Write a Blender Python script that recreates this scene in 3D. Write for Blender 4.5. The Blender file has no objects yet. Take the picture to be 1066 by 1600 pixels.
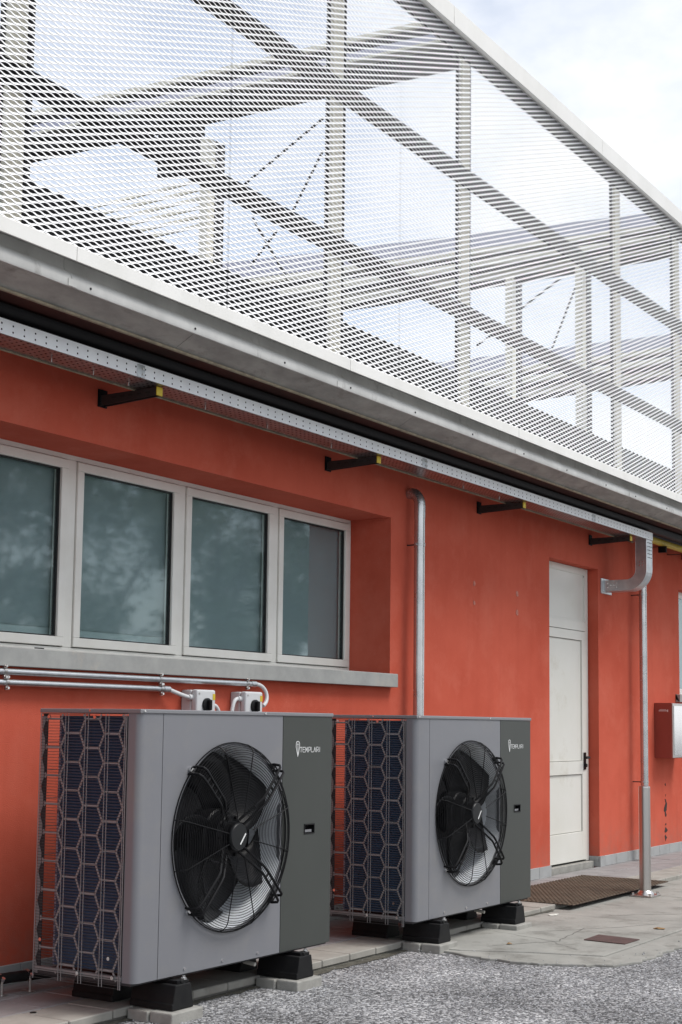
import bpy, bmesh, math, random
from mathutils import Vector, Matrix
R_ = math.radians
SC = bpy.context.scene
COL = SC.collection
random.seed(7)

# ------------------------------------------------------------------ camera
cam_d = bpy.data.cameras.new('camera')
cam = bpy.data.objects.new('camera', cam_d)
COL.objects.link(cam)
ax = Matrix(((0.5410, -0.0920, -0.8360), (-0.8410, -0.0450, -0.5400), (0.0120, 0.9950, -0.1020)))
PITCH, YAW, ROLL = 0.102406473, 0.997394244, 0.012012705
Fv = Vector((math.sin(YAW)*math.cos(PITCH), math.cos(YAW)*math.cos(PITCH), math.sin(PITCH)))
Rv = Vector((math.cos(YAW), -math.sin(YAW), 0))
Uv = Rv.cross(Fv)
R2 = Rv*math.cos(ROLL) + Uv*math.sin(ROLL)
U2 = -Rv*math.sin(ROLL) + Uv*math.cos(ROLL)
cm = Matrix((R2, U2, -Fv)).transposed().to_4x4()
cm.translation = Vector((0, -5.2701, 1.3))
cam.matrix_world = cm
cam_d.sensor_fit = 'VERTICAL'
cam_d.sensor_height = 36
cam_d.lens = 2222/1600*36
cam_d.shift_y = (902.68-800)/1600
cam_d.clip_end = 2000
SC.camera = cam

# ------------------------------------------------------------------ sky
SUN_EL, SUN_AZ = R_(58), R_(152)      # azimuth measured from +y towards +x
w = bpy.data.worlds.new('World')
SC.world = w
w.use_nodes = True
nt = w.node_tree
nt.nodes.clear()
o_ = nt.nodes.new('ShaderNodeOutputWorld')
bg = nt.nodes.new('ShaderNodeBackground')
sk = nt.nodes.new('ShaderNodeTexSky')
sk.sky_type = 'NISHITA'
sk.sun_disc = False
sk.sun_elevation = SUN_EL
sk.sun_rotation = SUN_AZ
sk.air_density = 1.0
sk.dust_density = 2.0
tc = nt.nodes.new('ShaderNodeTexCoord')
mp = nt.nodes.new('ShaderNodeMapping')
mp.inputs['Scale'].default_value = (1, 1, 1.9)
mp.inputs['Location'].default_value = (0.35, 0.1, 0.2)
nz = nt.nodes.new('ShaderNodeTexNoise')
nz.inputs['Scale'].default_value = 2.3
nz.inputs['Detail'].default_value = 7
nz.inputs['Roughness'].default_value = 0.55
rp = nt.nodes.new('ShaderNodeValToRGB')
rp.color_ramp.elements[0].position = 0.40
rp.color_ramp.elements[0].color = (0.32, 0.32, 0.32, 1)
rp.color_ramp.elements[1].position = 0.58
rp.color_ramp.elements[1].color = (1, 1, 1, 1)
mx = nt.nodes.new('ShaderNodeMix')
mx.data_type = 'RGBA'
mx.inputs['B'].default_value = (6.6, 6.68, 6.8, 1)
bg.inputs['Strength'].default_value = 0.10
L = nt.links.new
L(tc.outputs['Generated'], mp.inputs['Vector'])
L(mp.outputs['Vector'], nz.inputs['Vector'])
L(nz.outputs['Fac'], rp.inputs['Fac'])
L(rp.outputs['Color'], mx.inputs['Factor'])
L(sk.outputs['Color'], mx.inputs['A'])
L(mx.outputs['Result'], bg.inputs['Color'])
L(bg.outputs['Background'], o_.inputs['Surface'])

sun_d = bpy.data.lights.new('sun', 'SUN')
sun_d.energy = 1.5
sun_d.angle = R_(26)
sun_d.color = (1, 0.97, 0.93)
sun = bpy.data.objects.new('sun', sun_d)
COL.objects.link(sun)
sd = Vector((math.sin(SUN_AZ)*math.cos(SUN_EL), math.cos(SUN_AZ)*math.cos(SUN_EL), math.sin(SUN_EL)))
sun.rotation_euler = sd.to_track_quat('Z', 'Y').to_euler()
SC.view_settings.view_transform = 'Standard'
SC.view_settings.look = 'None'
SC.view_settings.gamma = 1
SC.view_settings.exposure = 0.84
SC.cycles.max_bounces = 8
SC.cycles.transparent_max_bounces = 16


# ------------------------------------------------------------------ materials
def srgb(r, g, b):
    f = lambda c: (c/12.92 if c <= .04045 else ((c+.055)/1.055)**2.4)
    return (f(r/255), f(g/255), f(b/255), 1)


def pm(name, col, rough=.6, metal=0.0, col2=None, scale=4.0, detail=6, lo=.35, hi=.65, bump=0.0, bscale=60.0,
       bdist=.002, spec=.5, stretch=(1, 1, 1), dirt=None, dscale=3.0, dlo=.55, dhi=.75, rvar=0.0, coat=0.0):
    m = bpy.data.materials.new(name)
    m.use_nodes = True
    t = m.node_tree
    b = t.nodes['Principled BSDF']
    b.inputs['Roughness'].default_value = rough
    b.inputs['Metallic'].default_value = metal
    b.inputs['Specular IOR Level'].default_value = spec
    b.inputs['Coat Weight'].default_value = coat
    b.inputs['Base Color'].default_value = col
    g = t.nodes.new('ShaderNodeNewGeometry')
    mpn = t.nodes.new('ShaderNodeMapping')
    mpn.inputs['Scale'].default_value = stretch
    t.links.new(g.outputs['Position'], mpn.inputs['Vector'])
    P = mpn.outputs['Vector']
    src = None
    if col2:
        n = t.nodes.new('ShaderNodeTexNoise')
        n.inputs['Scale'].default_value = scale
        n.inputs['Detail'].default_value = detail
        n.inputs['Roughness'].default_value = .6
        t.links.new(P, n.inputs['Vector'])
        r = t.nodes.new('ShaderNodeMapRange')
        r.inputs['From Min'].default_value = lo
        r.inputs['From Max'].default_value = hi
        t.links.new(n.outputs['Fac'], r.inputs['Value'])
        x = t.nodes.new('ShaderNodeMix')
        x.data_type = 'RGBA'
        x.inputs['A'].default_value = col
        x.inputs['B'].default_value = col2
        t.links.new(r.outputs['Result'], x.inputs['Factor'])
        src = x.outputs['Result']
        if rvar:
            rr = t.nodes.new('ShaderNodeMapRange')
            rr.inputs['To Min'].default_value = rough-rvar
            rr.inputs['To Max'].default_value = rough+rvar
            t.links.new(n.outputs['Fac'], rr.inputs['Value'])
            t.links.new(rr.outputs['Result'], b.inputs['Roughness'])
    if dirt:
        n = t.nodes.new('ShaderNodeTexNoise')
        n.inputs['Scale'].default_value = dscale
        n.inputs['Detail'].default_value = 8
        n.inputs['Roughness'].default_value = .7
        t.links.new(P, n.inputs['Vector'])
        r = t.nodes.new('ShaderNodeMapRange')
        r.inputs['From Min'].default_value = dlo
        r.inputs['From Max'].default_value = dhi
        t.links.new(n.outputs['Fac'], r.inputs['Value'])
        x = t.nodes.new('ShaderNodeMix')
        x.data_type = 'RGBA'
        x.inputs['A'].default_value = col
        x.inputs['B'].default_value = dirt
        if src:
            t.links.new(src, x.inputs['A'])
        t.links.new(r.outputs['Result'], x.inputs['Factor'])
        src = x.outputs['Result']
    if src:
        t.links.new(src, b.inputs['Base Color'])
    if bump:
        n = t.nodes.new('ShaderNodeTexNoise')
        n.inputs['Scale'].default_value = bscale
        n.inputs['Detail'].default_value = 4
        t.links.new(P, n.inputs['Vector'])
        bp = t.nodes.new('ShaderNodeBump')
        bp.inputs['Strength'].default_value = bump
        bp.inputs['Distance'].default_value = bdist
        t.links.new(n.outputs['Fac'], bp.inputs['Height'])
        t.links.new(bp.outputs['Normal'], b.inputs['Normal'])
    return m


M = {}
M['plaster'] = pm('red_plaster', (.57, .118, .073, 1), .92, col2=(.48, .086, .050, 1), scale=1.1, bump=.5, bscale=170, bdist=.004,
                  spec=.12, dirt=(.58, .145, .095, 1), dscale=1.9, dlo=.50, dhi=.78)


def plaster_wear():
    t = M['plaster'].node_tree
    b = t.nodes['Principled BSDF']
    src = b.inputs['Base Color'].links[0].from_socket
    g = t.nodes.new('ShaderNodeNewGeometry')

    def layer(src, stretch, scale, lo, hi, col, amt, zr=None):
        m_ = t.nodes.new('ShaderNodeMapping')
        m_.inputs['Scale'].default_value = stretch
        n = t.nodes.new('ShaderNodeTexNoise')
        n.inputs['Scale'].default_value = scale
        n.inputs['Detail'].default_value = 8
        n.inputs['Roughness'].default_value = .65
        r_ = t.nodes.new('ShaderNodeMapRange')
        r_.inputs['From Min'].default_value = lo
        r_.inputs['From Max'].default_value = hi
        r_.inputs['To Max'].default_value = amt
        t.links.new(g.outputs['Position'], m_.inputs['Vector'])
        t.links.new(m_.outputs['Vector'], n.inputs['Vector'])
        t.links.new(n.outputs['Fac'], r_.inputs['Value'])
        fac = r_.outputs['Result']
        if zr:
            sp = t.nodes.new('ShaderNodeSeparateXYZ')
            t.links.new(g.outputs['Position'], sp.inputs['Vector'])
            q = t.nodes.new('ShaderNodeMapRange')
            q.inputs['From Min'].default_value = zr[0]
            q.inputs['From Max'].default_value = zr[1]
            q.inputs['To Min'].default_value = 1
            q.inputs['To Max'].default_value = 0
            t.links.new(sp.outputs['Z'], q.inputs['Value'])
            mu = t.nodes.new('ShaderNodeMath')
            mu.operation = 'MULTIPLY'
            t.links.new(fac, mu.inputs[0])
            t.links.new(q.outputs['Result'], mu.inputs[1])
            fac = mu.outputs['Value']
        x_ = t.nodes.new('ShaderNodeMix')
        x_.data_type = 'RGBA'
        x_.inputs['B'].default_value = col
        t.links.new(fac, x_.inputs['Factor'])
        t.links.new(src, x_.inputs['A'])
        return x_.outputs['Result']
    src = layer(src, (1, 1, .06), 7, .50, .78, (.40, .07, .042, 1), .28)        # rain streaks
    src = layer(src, (1, 1, 1), 26, .62, .80, (.60, .20, .15, 1), .5)            # chalky scuffs
    src = layer(src, (1, 1, 1), 9, .38, .62, (.33, .15, .115, 1), .5, (.05, .45))  # splash dirt at the foot
    t.links.new(src, b.inputs['Base Color'])


plaster_wear()
M['soffit'] = pm('shaded_soffit_paint', (.06, .018, .014, 1), .8, col2=(.035, .016, .013, 1), scale=3, spec=.2)  # red paint taken down to dark maroon: under-eave shade put into the colour
M['white'] = pm('white_paint', (.72, .73, .72, 1), .45, col2=(.66, .67, .65, 1), scale=2.5, spec=.4)
M['frame'] = pm('window_frame_paint', (.78, .775, .73, 1), .4, col2=(.72, .71, .66, 1), scale=5, spec=.4, dirt=(.42, .40, .34, 1), dscale=9, dlo=.66, dhi=.9)
M['door'] = pm('door_paint', (.69, .685, .64, 1), .38, col2=(.65, .645, .59, 1), scale=2, spec=.45, dirt=(.46, .42, .33, 1), dscale=1.7, dlo=.56, dhi=.82)
M['gasket'] = pm('black_gasket', (.015, .015, .015, 1), .6)
M['stone'] = pm('sill_stone', (.34, .345, .33, 1), .75, col2=(.28, .285, .275, 1), scale=8, bump=.25, bscale=180, dirt=(.42, .37, .31, 1), dscale=1.6, dlo=.58, dhi=.7)
M['blind'] = pm('roller_blind', (.285, .305, .32, 1), .9, col2=(.265, .285, .30, 1), scale=1.2, spec=.1)
M['blindhem'] = pm('blind_hem', (.44, .46, .47, 1), .9)
M['galv'] = pm('galvanised_steel', (.62, .64, .65, 1), .36, .9, col2=(.50, .52, .54, 1), scale=14, rvar=.08)
M['tray'] = pm('galvanised_tray', (.86, .88, .89, 1), .45, .10, col2=(.80, .82, .84, 1), scale=9, rvar=.06)
M['trayb'] = pm('dull_tray_base', (.42, .41, .41, 1), .28, .92, col2=(.34, .33, .33, 1), scale=9)
M['steel'] = pm('brushed_steel', (.60, .58, .56, 1), .3, 1.0, col2=(.5, .48, .46, 1), scale=20, stretch=(1, 1, .05), rvar=.06)
M['zinc'] = pm('zinc_pipe', (.62, .63, .635, 1), .26, .85, col2=(.52, .53, .54, 1), scale=6, rvar=.08)
M['chrome'] = pm('bright_screw', (.8, .8, .8, 1), .15, 1.0)
M['meshw'] = pm('white_coated_metal', (.86, .865, .87, 1), .45, .0, col2=(.83, .835, .84, 1), scale=3, spec=.4)
M['flash'] = pm('flashing_paint', (.80, .795, .765, 1), .5, col2=(.74, .735, .70, 1), scale=4, stretch=(1, 1, .3), dirt=(.45, .43, .39, 1), dscale=7, dlo=.63, dhi=.85)
M['fascia'] = pm('weathered_fascia', (.60, .60, .575, 1), .5, col2=(.46, .46, .44, 1), scale=3.5, dirt=(.15, .135, .12, 1), dscale=5.5, dlo=.58, dhi=.78, stretch=(1, 1, .45))
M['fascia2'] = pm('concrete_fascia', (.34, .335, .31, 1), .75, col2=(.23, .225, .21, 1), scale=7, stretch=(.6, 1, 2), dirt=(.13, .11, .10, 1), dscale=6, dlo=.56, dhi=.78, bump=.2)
M['edge'] = pm('rusty_lip', (.33, .28, .19, 1), .7, col2=(.2, .17, .12, 1), scale=20)
M['cream'] = pm('cream_steel', (.84, .81, .70, 1), .5, col2=(.78, .75, .64, 1), scale=3)
M['dark'] = pm('dark_steel', (.03, .03, .033, 1), .65, col2=(.02, .02, .023, 1), scale=5, spec=.25)
M['girt'] = pm('grey_girt', (.025, .025, .028, 1), .6, col2=(.018, .018, .02, 1), scale=4, spec=.25)
M['sheet'] = pm('lilac_sheet', (.52, .53, .66, 1), .5, col2=(.46, .47, .60, 1), scale=2)
M['blackp'] = pm('black_plastic', (.006, .006, .007, 1), .40, col2=(.009, .009, .010, 1), scale=12, spec=.22)
M['blackm'] = pm('black_powder_coat', (.006, .006, .007, 1), .5, spec=.2)
M['rubber'] = pm('black_rubber', (.007, .007, .008, 1), .6, col2=(.012, .012, .012, 1), spec=.25, scale=15, bump=.2, bscale=120)
M['ugrey'] = pm('grey_powder_coat', (.20, .204, .220, 1), .40, .1, col2=(.19, .194, .21, 1), scale=2, bump=.05, bscale=700, bdist=.0005, spec=.45, dirt=(.235, .23, .222, 1), dscale=2.5, dlo=.50, dhi=.85)
M['ulid'] = pm('grey_lid', (.21, .213, .225, 1), .42, .1)
M['uside'] = pm('side_guard_coat', (.255, .262, .265, 1), .5, .1)
M['uwire'] = pm('dark_guard_wire', (.06, .064, .066, 1), .5, .2)
M['ugreen'] = pm('graphite_green', (.058, .063, .058, 1), .42, .1, col2=(.053, .058, .053, 1), scale=2, spec=.4)
M['coil'] = pm('blue_fin_coil', (.052, .095, .165, 1), .45, .1, col2=(.034, .066, .118, 1), scale=120, stretch=(1, 3, .15))
M['coiledge'] = pm('fin_edge', (.30, .36, .45, 1), .4, .5, col2=(.07, .09, .14, 1), scale=160, stretch=(.2, .2, 1), lo=.42, hi=.58)
M['shroud'] = pm('fan_shroud', (.80, .83, .86, 1), .45, .0)
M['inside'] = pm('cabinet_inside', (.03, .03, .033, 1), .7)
M['hub'] = pm('hub_cap', (.010, .011, .012, 1), .4, spec=.3)
M['print'] = pm('white_print', (.72, .73, .72, 1), .5)
M['concrete'] = pm('concrete_block', (.34, .335, .31, 1), .9, col2=(.27, .265, .245, 1), scale=14, bump=.5, bscale=160, bdist=.004, spec=.1)
M['apron'] = pm('old_concrete', (.33, .325, .30, 1), .9, col2=(.26, .258, .238, 1), scale=2.2, bump=.5, bscale=45, bdist=.004, spec=.1, dirt=(.14, .135, .12, 1), dscale=3.3, dlo=.50, dhi=.74)
M['slab'] = pm('paving_slab', (.285, .275, .275, 1), .85, col2=(.235, .226, .226, 1), scale=5, bump=.35, bscale=110, bdist=.003, spec=.15, dirt=(.15, .145, .14, 1), dscale=4, dlo=.6, dhi=.82)
M['slabbase'] = pm('joint_mortar', (.10, .095, .09, 1), .95, col2=(.15, .145, .13, 1), scale=20)
M['kerb'] = pm('kerb_stone', (.34, .33, .30, 1), .85, col2=(.27, .26, .235, 1), scale=6, bump=.35, bscale=90, bdist=.003, spec=.15, dirt=(.17, .16, .14, 1), dscale=5, dlo=.6, dhi=.8)
M['plinth'] = pm('plinth_tile', (.36, .37, .37, 1), .7, col2=(.30, .31, .31, 1), scale=4, bump=.2, bscale=100, dirt=(.23, .235, .22, 1), dscale=6)
M['mat'] = pm('brown_grid_mat', (.15, .115, .08, 1), .75, col2=(.10, .078, .054, 1), scale=5, dirt=(.23, .19, .14, 1), dscale=3, dlo=.58, dhi=.8)
M['soil'] = pm('damp_soil', (.055, .052, .04, 1), .95, col2=(.11, .105, .085, 1), scale=30, bump=.8, bscale=120, bdist=.006)
M['rust'] = pm('rusty_plate', (.085, .045, .04, 1), .75, col2=(.06, .033, .03, 1), scale=12, bump=.2)
M['yellow'] = pm('yellow_paint', (.55, .42, .04, 1), .5, col2=(.45, .34, .04, 1), scale=9)
M['brk'] = pm('dark_bracket', (.045, .043, .042, 1), .5, .4)
M['ycap'] = pm('yellow_cap', (.58, .43, .03, 1), .5)
M['redbox'] = pm('red_cabinet_paint', (.27, .052, .035, 1), .5, col2=(.24, .045, .03, 1), scale=3)
M['boxgrey'] = pm('grey_switch_plastic', (.58, .59, .60, 1), .45)
M['patch'] = pm('filler', (.52, .22, .17, 1), .95, col2=(.42, .13, .09, 1), scale=60)
M['crack'] = pm('bare_render', (.03, .022, .02, 1), .95)
M['bark'] = pm('bark', (.10, .075, .055, 1), .95, col2=(.06, .045, .035, 1), scale=8, bump=.6, bscale=30, bdist=.02)
M['leaf'] = pm('leaf', (.075, .115, .045, 1), .6, col2=(.12, .16, .07, 1), scale=1.4)
M['leafdry'] = pm('dry_leaf', (.25, .15, .06, 1), .8)
M['paper'] = pm('paper_scrap', (.6, .6, .55, 1), .9)
M['pebble'] = pm('gravel_stone', (.42, .425, .44, 1), .9, col2=(.17, .172, .18, 1), scale=55, detail=2, lo=.38, hi=.62, spec=.2)


def glass_mat(name, tint, refl_rough=.0):
    m = bpy.data.materials.new(name)
    m.use_nodes = True
    t = m.node_tree
    t.nodes.clear()
    out = t.nodes.new('ShaderNodeOutputMaterial')
    tr = t.nodes.new('ShaderNodeBsdfTransparent')
    tr.inputs['Color'].default_value = tint
    gl = t.nodes.new('ShaderNodeBsdfGlossy')
    gl.inputs['Roughness'].default_value = refl_rough
    gl.inputs['Color'].default_value = (.84, .97, 1, 1)
    fr = t.nodes.new('ShaderNodeFresnel')
    fr.inputs['IOR'].default_value = 1.62
    ad = t.nodes.new('ShaderNodeMath')
    ad.operation = 'MULTIPLY_ADD'
    ad.inputs[1].default_value = 1.1
    ad.inputs[2].default_value = .06
    mix = t.nodes.new('ShaderNodeMixShader')
    t.links.new(fr.outputs['Fac'], ad.inputs[0])
    ge = t.nodes.new('ShaderNodeNewGeometry')
    iv = t.nodes.new('ShaderNodeMath')
    iv.operation = 'SUBTRACT'
    iv.inputs[0].default_value = 1
    mu = t.nodes.new('ShaderNodeMath')
    mu.operation = 'MULTIPLY'
    t.links.new(ge.outputs['Backfacing'], iv.inputs[1])
    t.links.new(ad.outputs['Value'], mu.inputs[0])
    t.links.new(iv.outputs['Value'], mu.inputs[1])
    t.links.new(mu.outputs['Value'], mix.inputs['Fac'])
    t.links.new(tr.outputs['BSDF'], mix.inputs[1])
    t.links.new(gl.outputs['BSDF'], mix.inputs[2])
    t.links.new(mix.outputs['Shader'], out.inputs['Surface'])
    return m


M['glass'] = glass_mat('window_glass', (.91, .98, .98, 1), .034)


def ground_mat():
    m = bpy.data.materials.new('chip_gravel')
    m.use_nodes = True
    t = m.node_tree
    b = t.nodes['Principled BSDF']
    b.inputs['Roughness'].default_value = .92
    b.inputs['Specular IOR Level'].default_value = .2
    g = t.nodes.new('ShaderNodeNewGeometry')
    v = t.nodes.new('ShaderNodeTexVoronoi')
    v.inputs['Scale'].default_value = 88
    t.links.new(g.outputs['Position'], v.inputs['Vector'])
    sep = t.nodes.new('ShaderNodeSeparateColor')
    t.links.new(v.outputs['Color'], sep.inputs['Color'])
    r = t.nodes.new('ShaderNodeValToRGB')
    e = r.color_ramp.elements
    e[0].position, e[0].color = 0.0, (.06, .06, .063, 1)
    e[1].position, e[1].color = 1.0, (.66, .66, .665, 1)
    e.new(.55).color = (.225, .225, .23, 1)
    t.links.new(sep.outputs['Red'], r.inputs['Fac'])
    n = t.nodes.new('ShaderNodeTexNoise')
    n.inputs['Scale'].default_value = 1.6
    n.inputs['Detail'].default_value = 6
    t.links.new(g.outputs['Position'], n.inputs['Vector'])
    mr = t.nodes.new('ShaderNodeMapRange')
    mr.inputs['From Min'].default_value = .35
    mr.inputs['From Max'].default_value = .7
    mr.inputs['To Min'].default_value = .55
    mr.inputs['To Max'].default_value = 1.1
    t.links.new(n.outputs['Fac'], mr.inputs['Value'])
    x = t.nodes.new('ShaderNodeVectorMath')
    x.operation = 'SCALE'
    t.links.new(r.outputs['Color'], x.inputs[0])
    t.links.new(mr.outputs['Result'], x.inputs['Scale'])
    t.links.new(x.outputs['Vector'], b.inputs['Base Color'])
    bp = t.nodes.new('ShaderNodeBump')
    bp.inputs['Strength'].default_value = .9
    bp.inputs['Distance'].default_value = .006
    bp.invert = True
    t.links.new(v.outputs['Distance'], bp.inputs['Height'])
    t.links.new(bp.outputs['Normal'], b.inputs['Normal'])
    return m


M['ground'] = ground_mat()

# ------------------------------------------------------------------ mesh helpers
WL = {}     # world origin of each object (no rotated parents are used when parts are added)


class MB:
    def __init__(s):
        s.v, s.f = [], []

    def add(s, vs, fs):
        n = len(s.v)
        s.v += [tuple(a) for a in vs]
        s.f += [tuple(i+n for i in f) for f in fs]
        return s

    def box(s, x0, x1, y0, y1, z0, z1):
        return s.add([(x, y, z) for x in (x0, x1) for y in (y0, y1) for z in (z0, z1)],
                     [(0, 1, 3, 2), (4, 6, 7, 5), (0, 4, 5, 1), (2, 3, 7, 6), (0, 2, 6, 4), (1, 5, 7, 3)])

    def prism(s, prof, x0, x1, axis='x'):
        n = len(prof)
        mk = {'x': lambda p, a: (a, p[0], p[1]), 'y': lambda p, a: (p[0], a, p[1]), 'z': lambda p, a: (p[0], p[1], a)}[axis]
        vs = [mk(p, x0) for p in prof] + [mk(p, x1) for p in prof]
        fs = [(i, (i+1) % n, n+(i+1) % n, n+i) for i in range(n)]
        fs += [tuple(range(n-1, -1, -1)), tuple(range(n, 2*n))]
        return s.add(vs, fs)

    def tube(s, pts, r, n=8, closed=False, caps=True):
        pts = [Vector(p) for p in pts]
        m = len(pts)
        rs = r if isinstance(r, (list, tuple)) else [r]*m
        base = len(s.v)
        prev = None
        for i, p in enumerate(pts):
            if closed:
                d = (pts[(i+1) % m]-pts[i-1])
            else:
                d = pts[min(i+1, m-1)]-pts[max(i-1, 0)]
            d.normalize()
            if prev is None:
                u = d.orthogonal().normalized()
            else:
                u = (prev-d*prev.dot(d))
                u = u.normalized() if u.length > 1e-6 else d.orthogonal().normalized()
            prev = u
            q = d.cross(u)
            for k in range(n):
                a = 2*math.pi*k/n
                s.v.append(tuple(p+(u*math.cos(a)+q*math.sin(a))*rs[i]))
        segs = m if closed else m-1
        for i in range(segs):
            a, b = base+i*n, base+((i+1) % m)*n
            for k in range(n):
                s.f.append((a+k, a+(k+1) % n, b+(k+1) % n, b+k))
        if caps and not closed:
            s.f.append(tuple(base+k for k in range(n-1, -1, -1)))
            s.f.append(tuple(base+(m-1)*n+k for k in range(n)))
        return s

    def ring(s, c, R, r, n=64, k=4):      # ring in the xz plane
        return s.tube([(c[0]+R*math.cos(2*math.pi*i/n), c[1], c[2]+R*math.sin(2*math.pi*i/n)) for i in range(n)], r, k, closed=True)

    def lathe(s, c, prof, n=32, axis='y'):
        base = len(s.v)
        for (R, d) in prof:
            for i in range(n):
                a = 2*math.pi*i/n
                if axis == 'y':
                    s.v.append((c[0]+R*math.cos(a), c[1]+d, c[2]+R*math.sin(a)))
                else:
                    s.v.append((c[0]+R*math.cos(a), c[1]+R*math.sin(a), c[2]+d))
        for j in range(len(prof)-1):
            for i in range(n):
                a, b = base+j*n, base+(j+1)*n
                s.f.append((a+i, a+(i+1) % n, b+(i+1) % n, b+i))
        return s

    def mesh(s, name, mat, off=(0, 0, 0), smooth=False):
        me = bpy.data.meshes.new(name)
        ox, oy, oz = off
        me.from_pydata([(a-ox, b-oy, c-oz) for a, b, c in s.v], [], s.f)
        bm = bmesh.new()
        bm.from_mesh(me)
        bmesh.ops.recalc_face_normals(bm, faces=bm.faces)
        bm.to_mesh(me)
        bm.free()
        if smooth:
            me.polygons.foreach_set('use_smooth', [True]*len(me.polygons))
        me.materials.append(M[mat])
        return me

    def build(s, name, mat, parent=None, smooth=False, bevel=0, label=None, cat=None, group=None, kind=None, origin=None):
        off = WL[parent] if parent else (origin or (0, 0, 0))
        if parent is None and origin is None:
            xs = list(zip(*s.v))
            off = ((min(xs[0])+max(xs[0]))/2, (min(xs[1])+max(xs[1]))/2, min(xs[2]))
        me = s.mesh(name, mat, off, smooth)
        o = bpy.data.objects.new(name, me)
        COL.objects.link(o)
        if parent:
            o.parent = parent
            WL[o] = WL[parent]
        else:
            o.location = off
            WL[o] = off
        if bevel:
            md = o.modifiers.new('bevel', 'BEVEL')
            md.width = bevel
            md.segments = 2
            md.limit_method = 'ANGLE'
            md.angle_limit = R_(40)
            md.harden_normals = False
        if smooth:
            try:
                me.set_sharp_from_angle(angle=R_(38))
            except Exception:
                pass
        tag(o, label, cat, group, kind)
        return o


def tag(o, label=None, cat=None, group=None, kind=None):
    for k, v in (('label', label), ('category', cat), ('group', group), ('kind', kind)):
        if v:
            o[k] = v
    return o


def thing(name, loc, label, cat, group=None, kind=None):
    o = bpy.data.objects.new(name, None)
    o.empty_display_size = .1
    COL.objects.link(o)
    o.location = loc
    WL[o] = tuple(loc)
    return tag(o, label, cat, group, kind)


def piece(name, me, loc, parent):
    o = bpy.data.objects.new(name, me)
    COL.objects.link(o)
    o.parent = parent
    b = WL[parent]
    o.location = (loc[0]-b[0], loc[1]-b[1], loc[2]-b[2])
    WL[o] = tuple(loc)
    return o


def copy_tree(o, parent=None):
    c = o.copy()
    COL.objects.link(c)
    c.parent = parent
    for ch in list(o.children):
        copy_tree(ch, c)
    return c


def arc(cx, cy, r, a0, a1, n):
    return [(cx+r*math.cos(R_(a0+(a1-a0)*i/n)), cy+r*math.sin(R_(a0+(a1-a0)*i/n))) for i in range(n+1)]


# ================================================================== GROUND
ZG = -.05
MB().add([(-150, -150, ZG), (200, -150, ZG), (200, 150, ZG), (-150, 150, ZG)], [(0, 1, 2, 3)]).build('ground', 'ground', kind='structure')

# paved walkway along the wall
walk = MB().box(2.0, 19.5, -.842, -.001, ZG-.1, -.012).build('walkway', 'slabbase', kind='structure')
pitch = .2845


def tile_mesh(nm, lx, ly, h, mat, bev=.004):
    o = bmesh.new()
    bmesh.ops.create_cube(o, size=1)
    for v_ in o.verts:
        v_.co = Vector((v_.co.x*lx, v_.co.y*ly, v_.co.z*h))
    bmesh.ops.bevel(o, geom=o.edges[:], offset=bev, segments=1, affect='EDGES')
    me = bpy.data.meshes.new(nm)
    o.to_mesh(me)
    o.free()
    me.materials.append(M[mat])
    return me


slab_me = tile_mesh('paving_slab', pitch-.006, pitch-.006, .034, 'slab')
kerb_me = tile_mesh('kerb_stone', pitch-.006, .012+pitch-.006, .040, 'kerb', .005)
x = 4.709-2*pitch-8*pitch*0
i0 = 0
while x < 19.2:
    for r in range(3):
        if 9.85 < x+pitch/2 < 11.8 and r == 2 and False:
            continue
        xc = x+pitch/2+(pitch/2 if r == 1 else 0)
        yc = -.842+pitch*(.5+r)-(.006 if r == 0 else 0)
        if r == 2:
            yc -= .0
        p_ = piece('kerb_stone' if r == 0 else 'paving_slab', kerb_me if r == 0 else slab_me,
                   (xc, yc, -.017+random.uniform(-.0015, .0015)-(.003 if r == 0 else 0)), walk)
        p_.rotation_euler = (random.uniform(-.004, .004), random.uniform(-.004, .004), random.uniform(-.006, .006))
    x += pitch

# concrete apron in front of the door
apron = MB().box(8.05, 19.5, -2.0, -.86, ZG-.1, -.046).build('concrete_apron', 'slabbase', kind='structure')


def slab_poly(pts, z0, z1, name='concrete_slab'):
    m = MB().prism(pts, z0, z1, 'z')
    return m.build(name, 'apron', apron, bevel=.006)


rr = random.Random(3)


def jag(a, b, n, amp):
    return [(a[0]+(b[0]-a[0])*i/n+rr.uniform(-amp, amp), a[1]+(b[1]-a[1])*i/n+rr.uniform(-amp, amp)) for i in range(n)]


slab_poly([(8.0, -1.965), (9.555, -1.965), (9.555, -.853), (7.66, -.853), (7.68, -1.19), (7.86, -1.55)], ZG-.03, -.032)
xs_ = [9.565, 11.6, 13.7, 15.9, 19.0]
for a, b in zip(xs_[:-1], xs_[1:]):
    slab_poly([(a, -1.965), (b-.008, -1.965), (b-.008, -.853), (a, -.853)], ZG-.03, -.033)
edge = [(7.66, -.86), (7.60, -1.19)]
edge += jag((7.56, -1.30), (7.51, -1.61), 8, .018)+jag((7.51, -1.61), (7.567, -1.82), 6, .018)+jag((7.567, -1.82), (7.75, -2.135), 9, .018)
edge += jag((7.75, -2.135), (7.96, -2.205), 4, .01)+jag((7.96, -2.205), (11, -2.2), 45, .02)+jag((11, -2.2), (19, -2.2), 20, .015)+[(19, -2.2)]
inner = [(19, -1.974), (7.99, -1.974), (7.85, -1.555), (7.672, -1.19), (7.66, -.87)]
slab_poly(edge+inner[:-1], ZG-.03, -.036, 'concrete_border')

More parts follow.
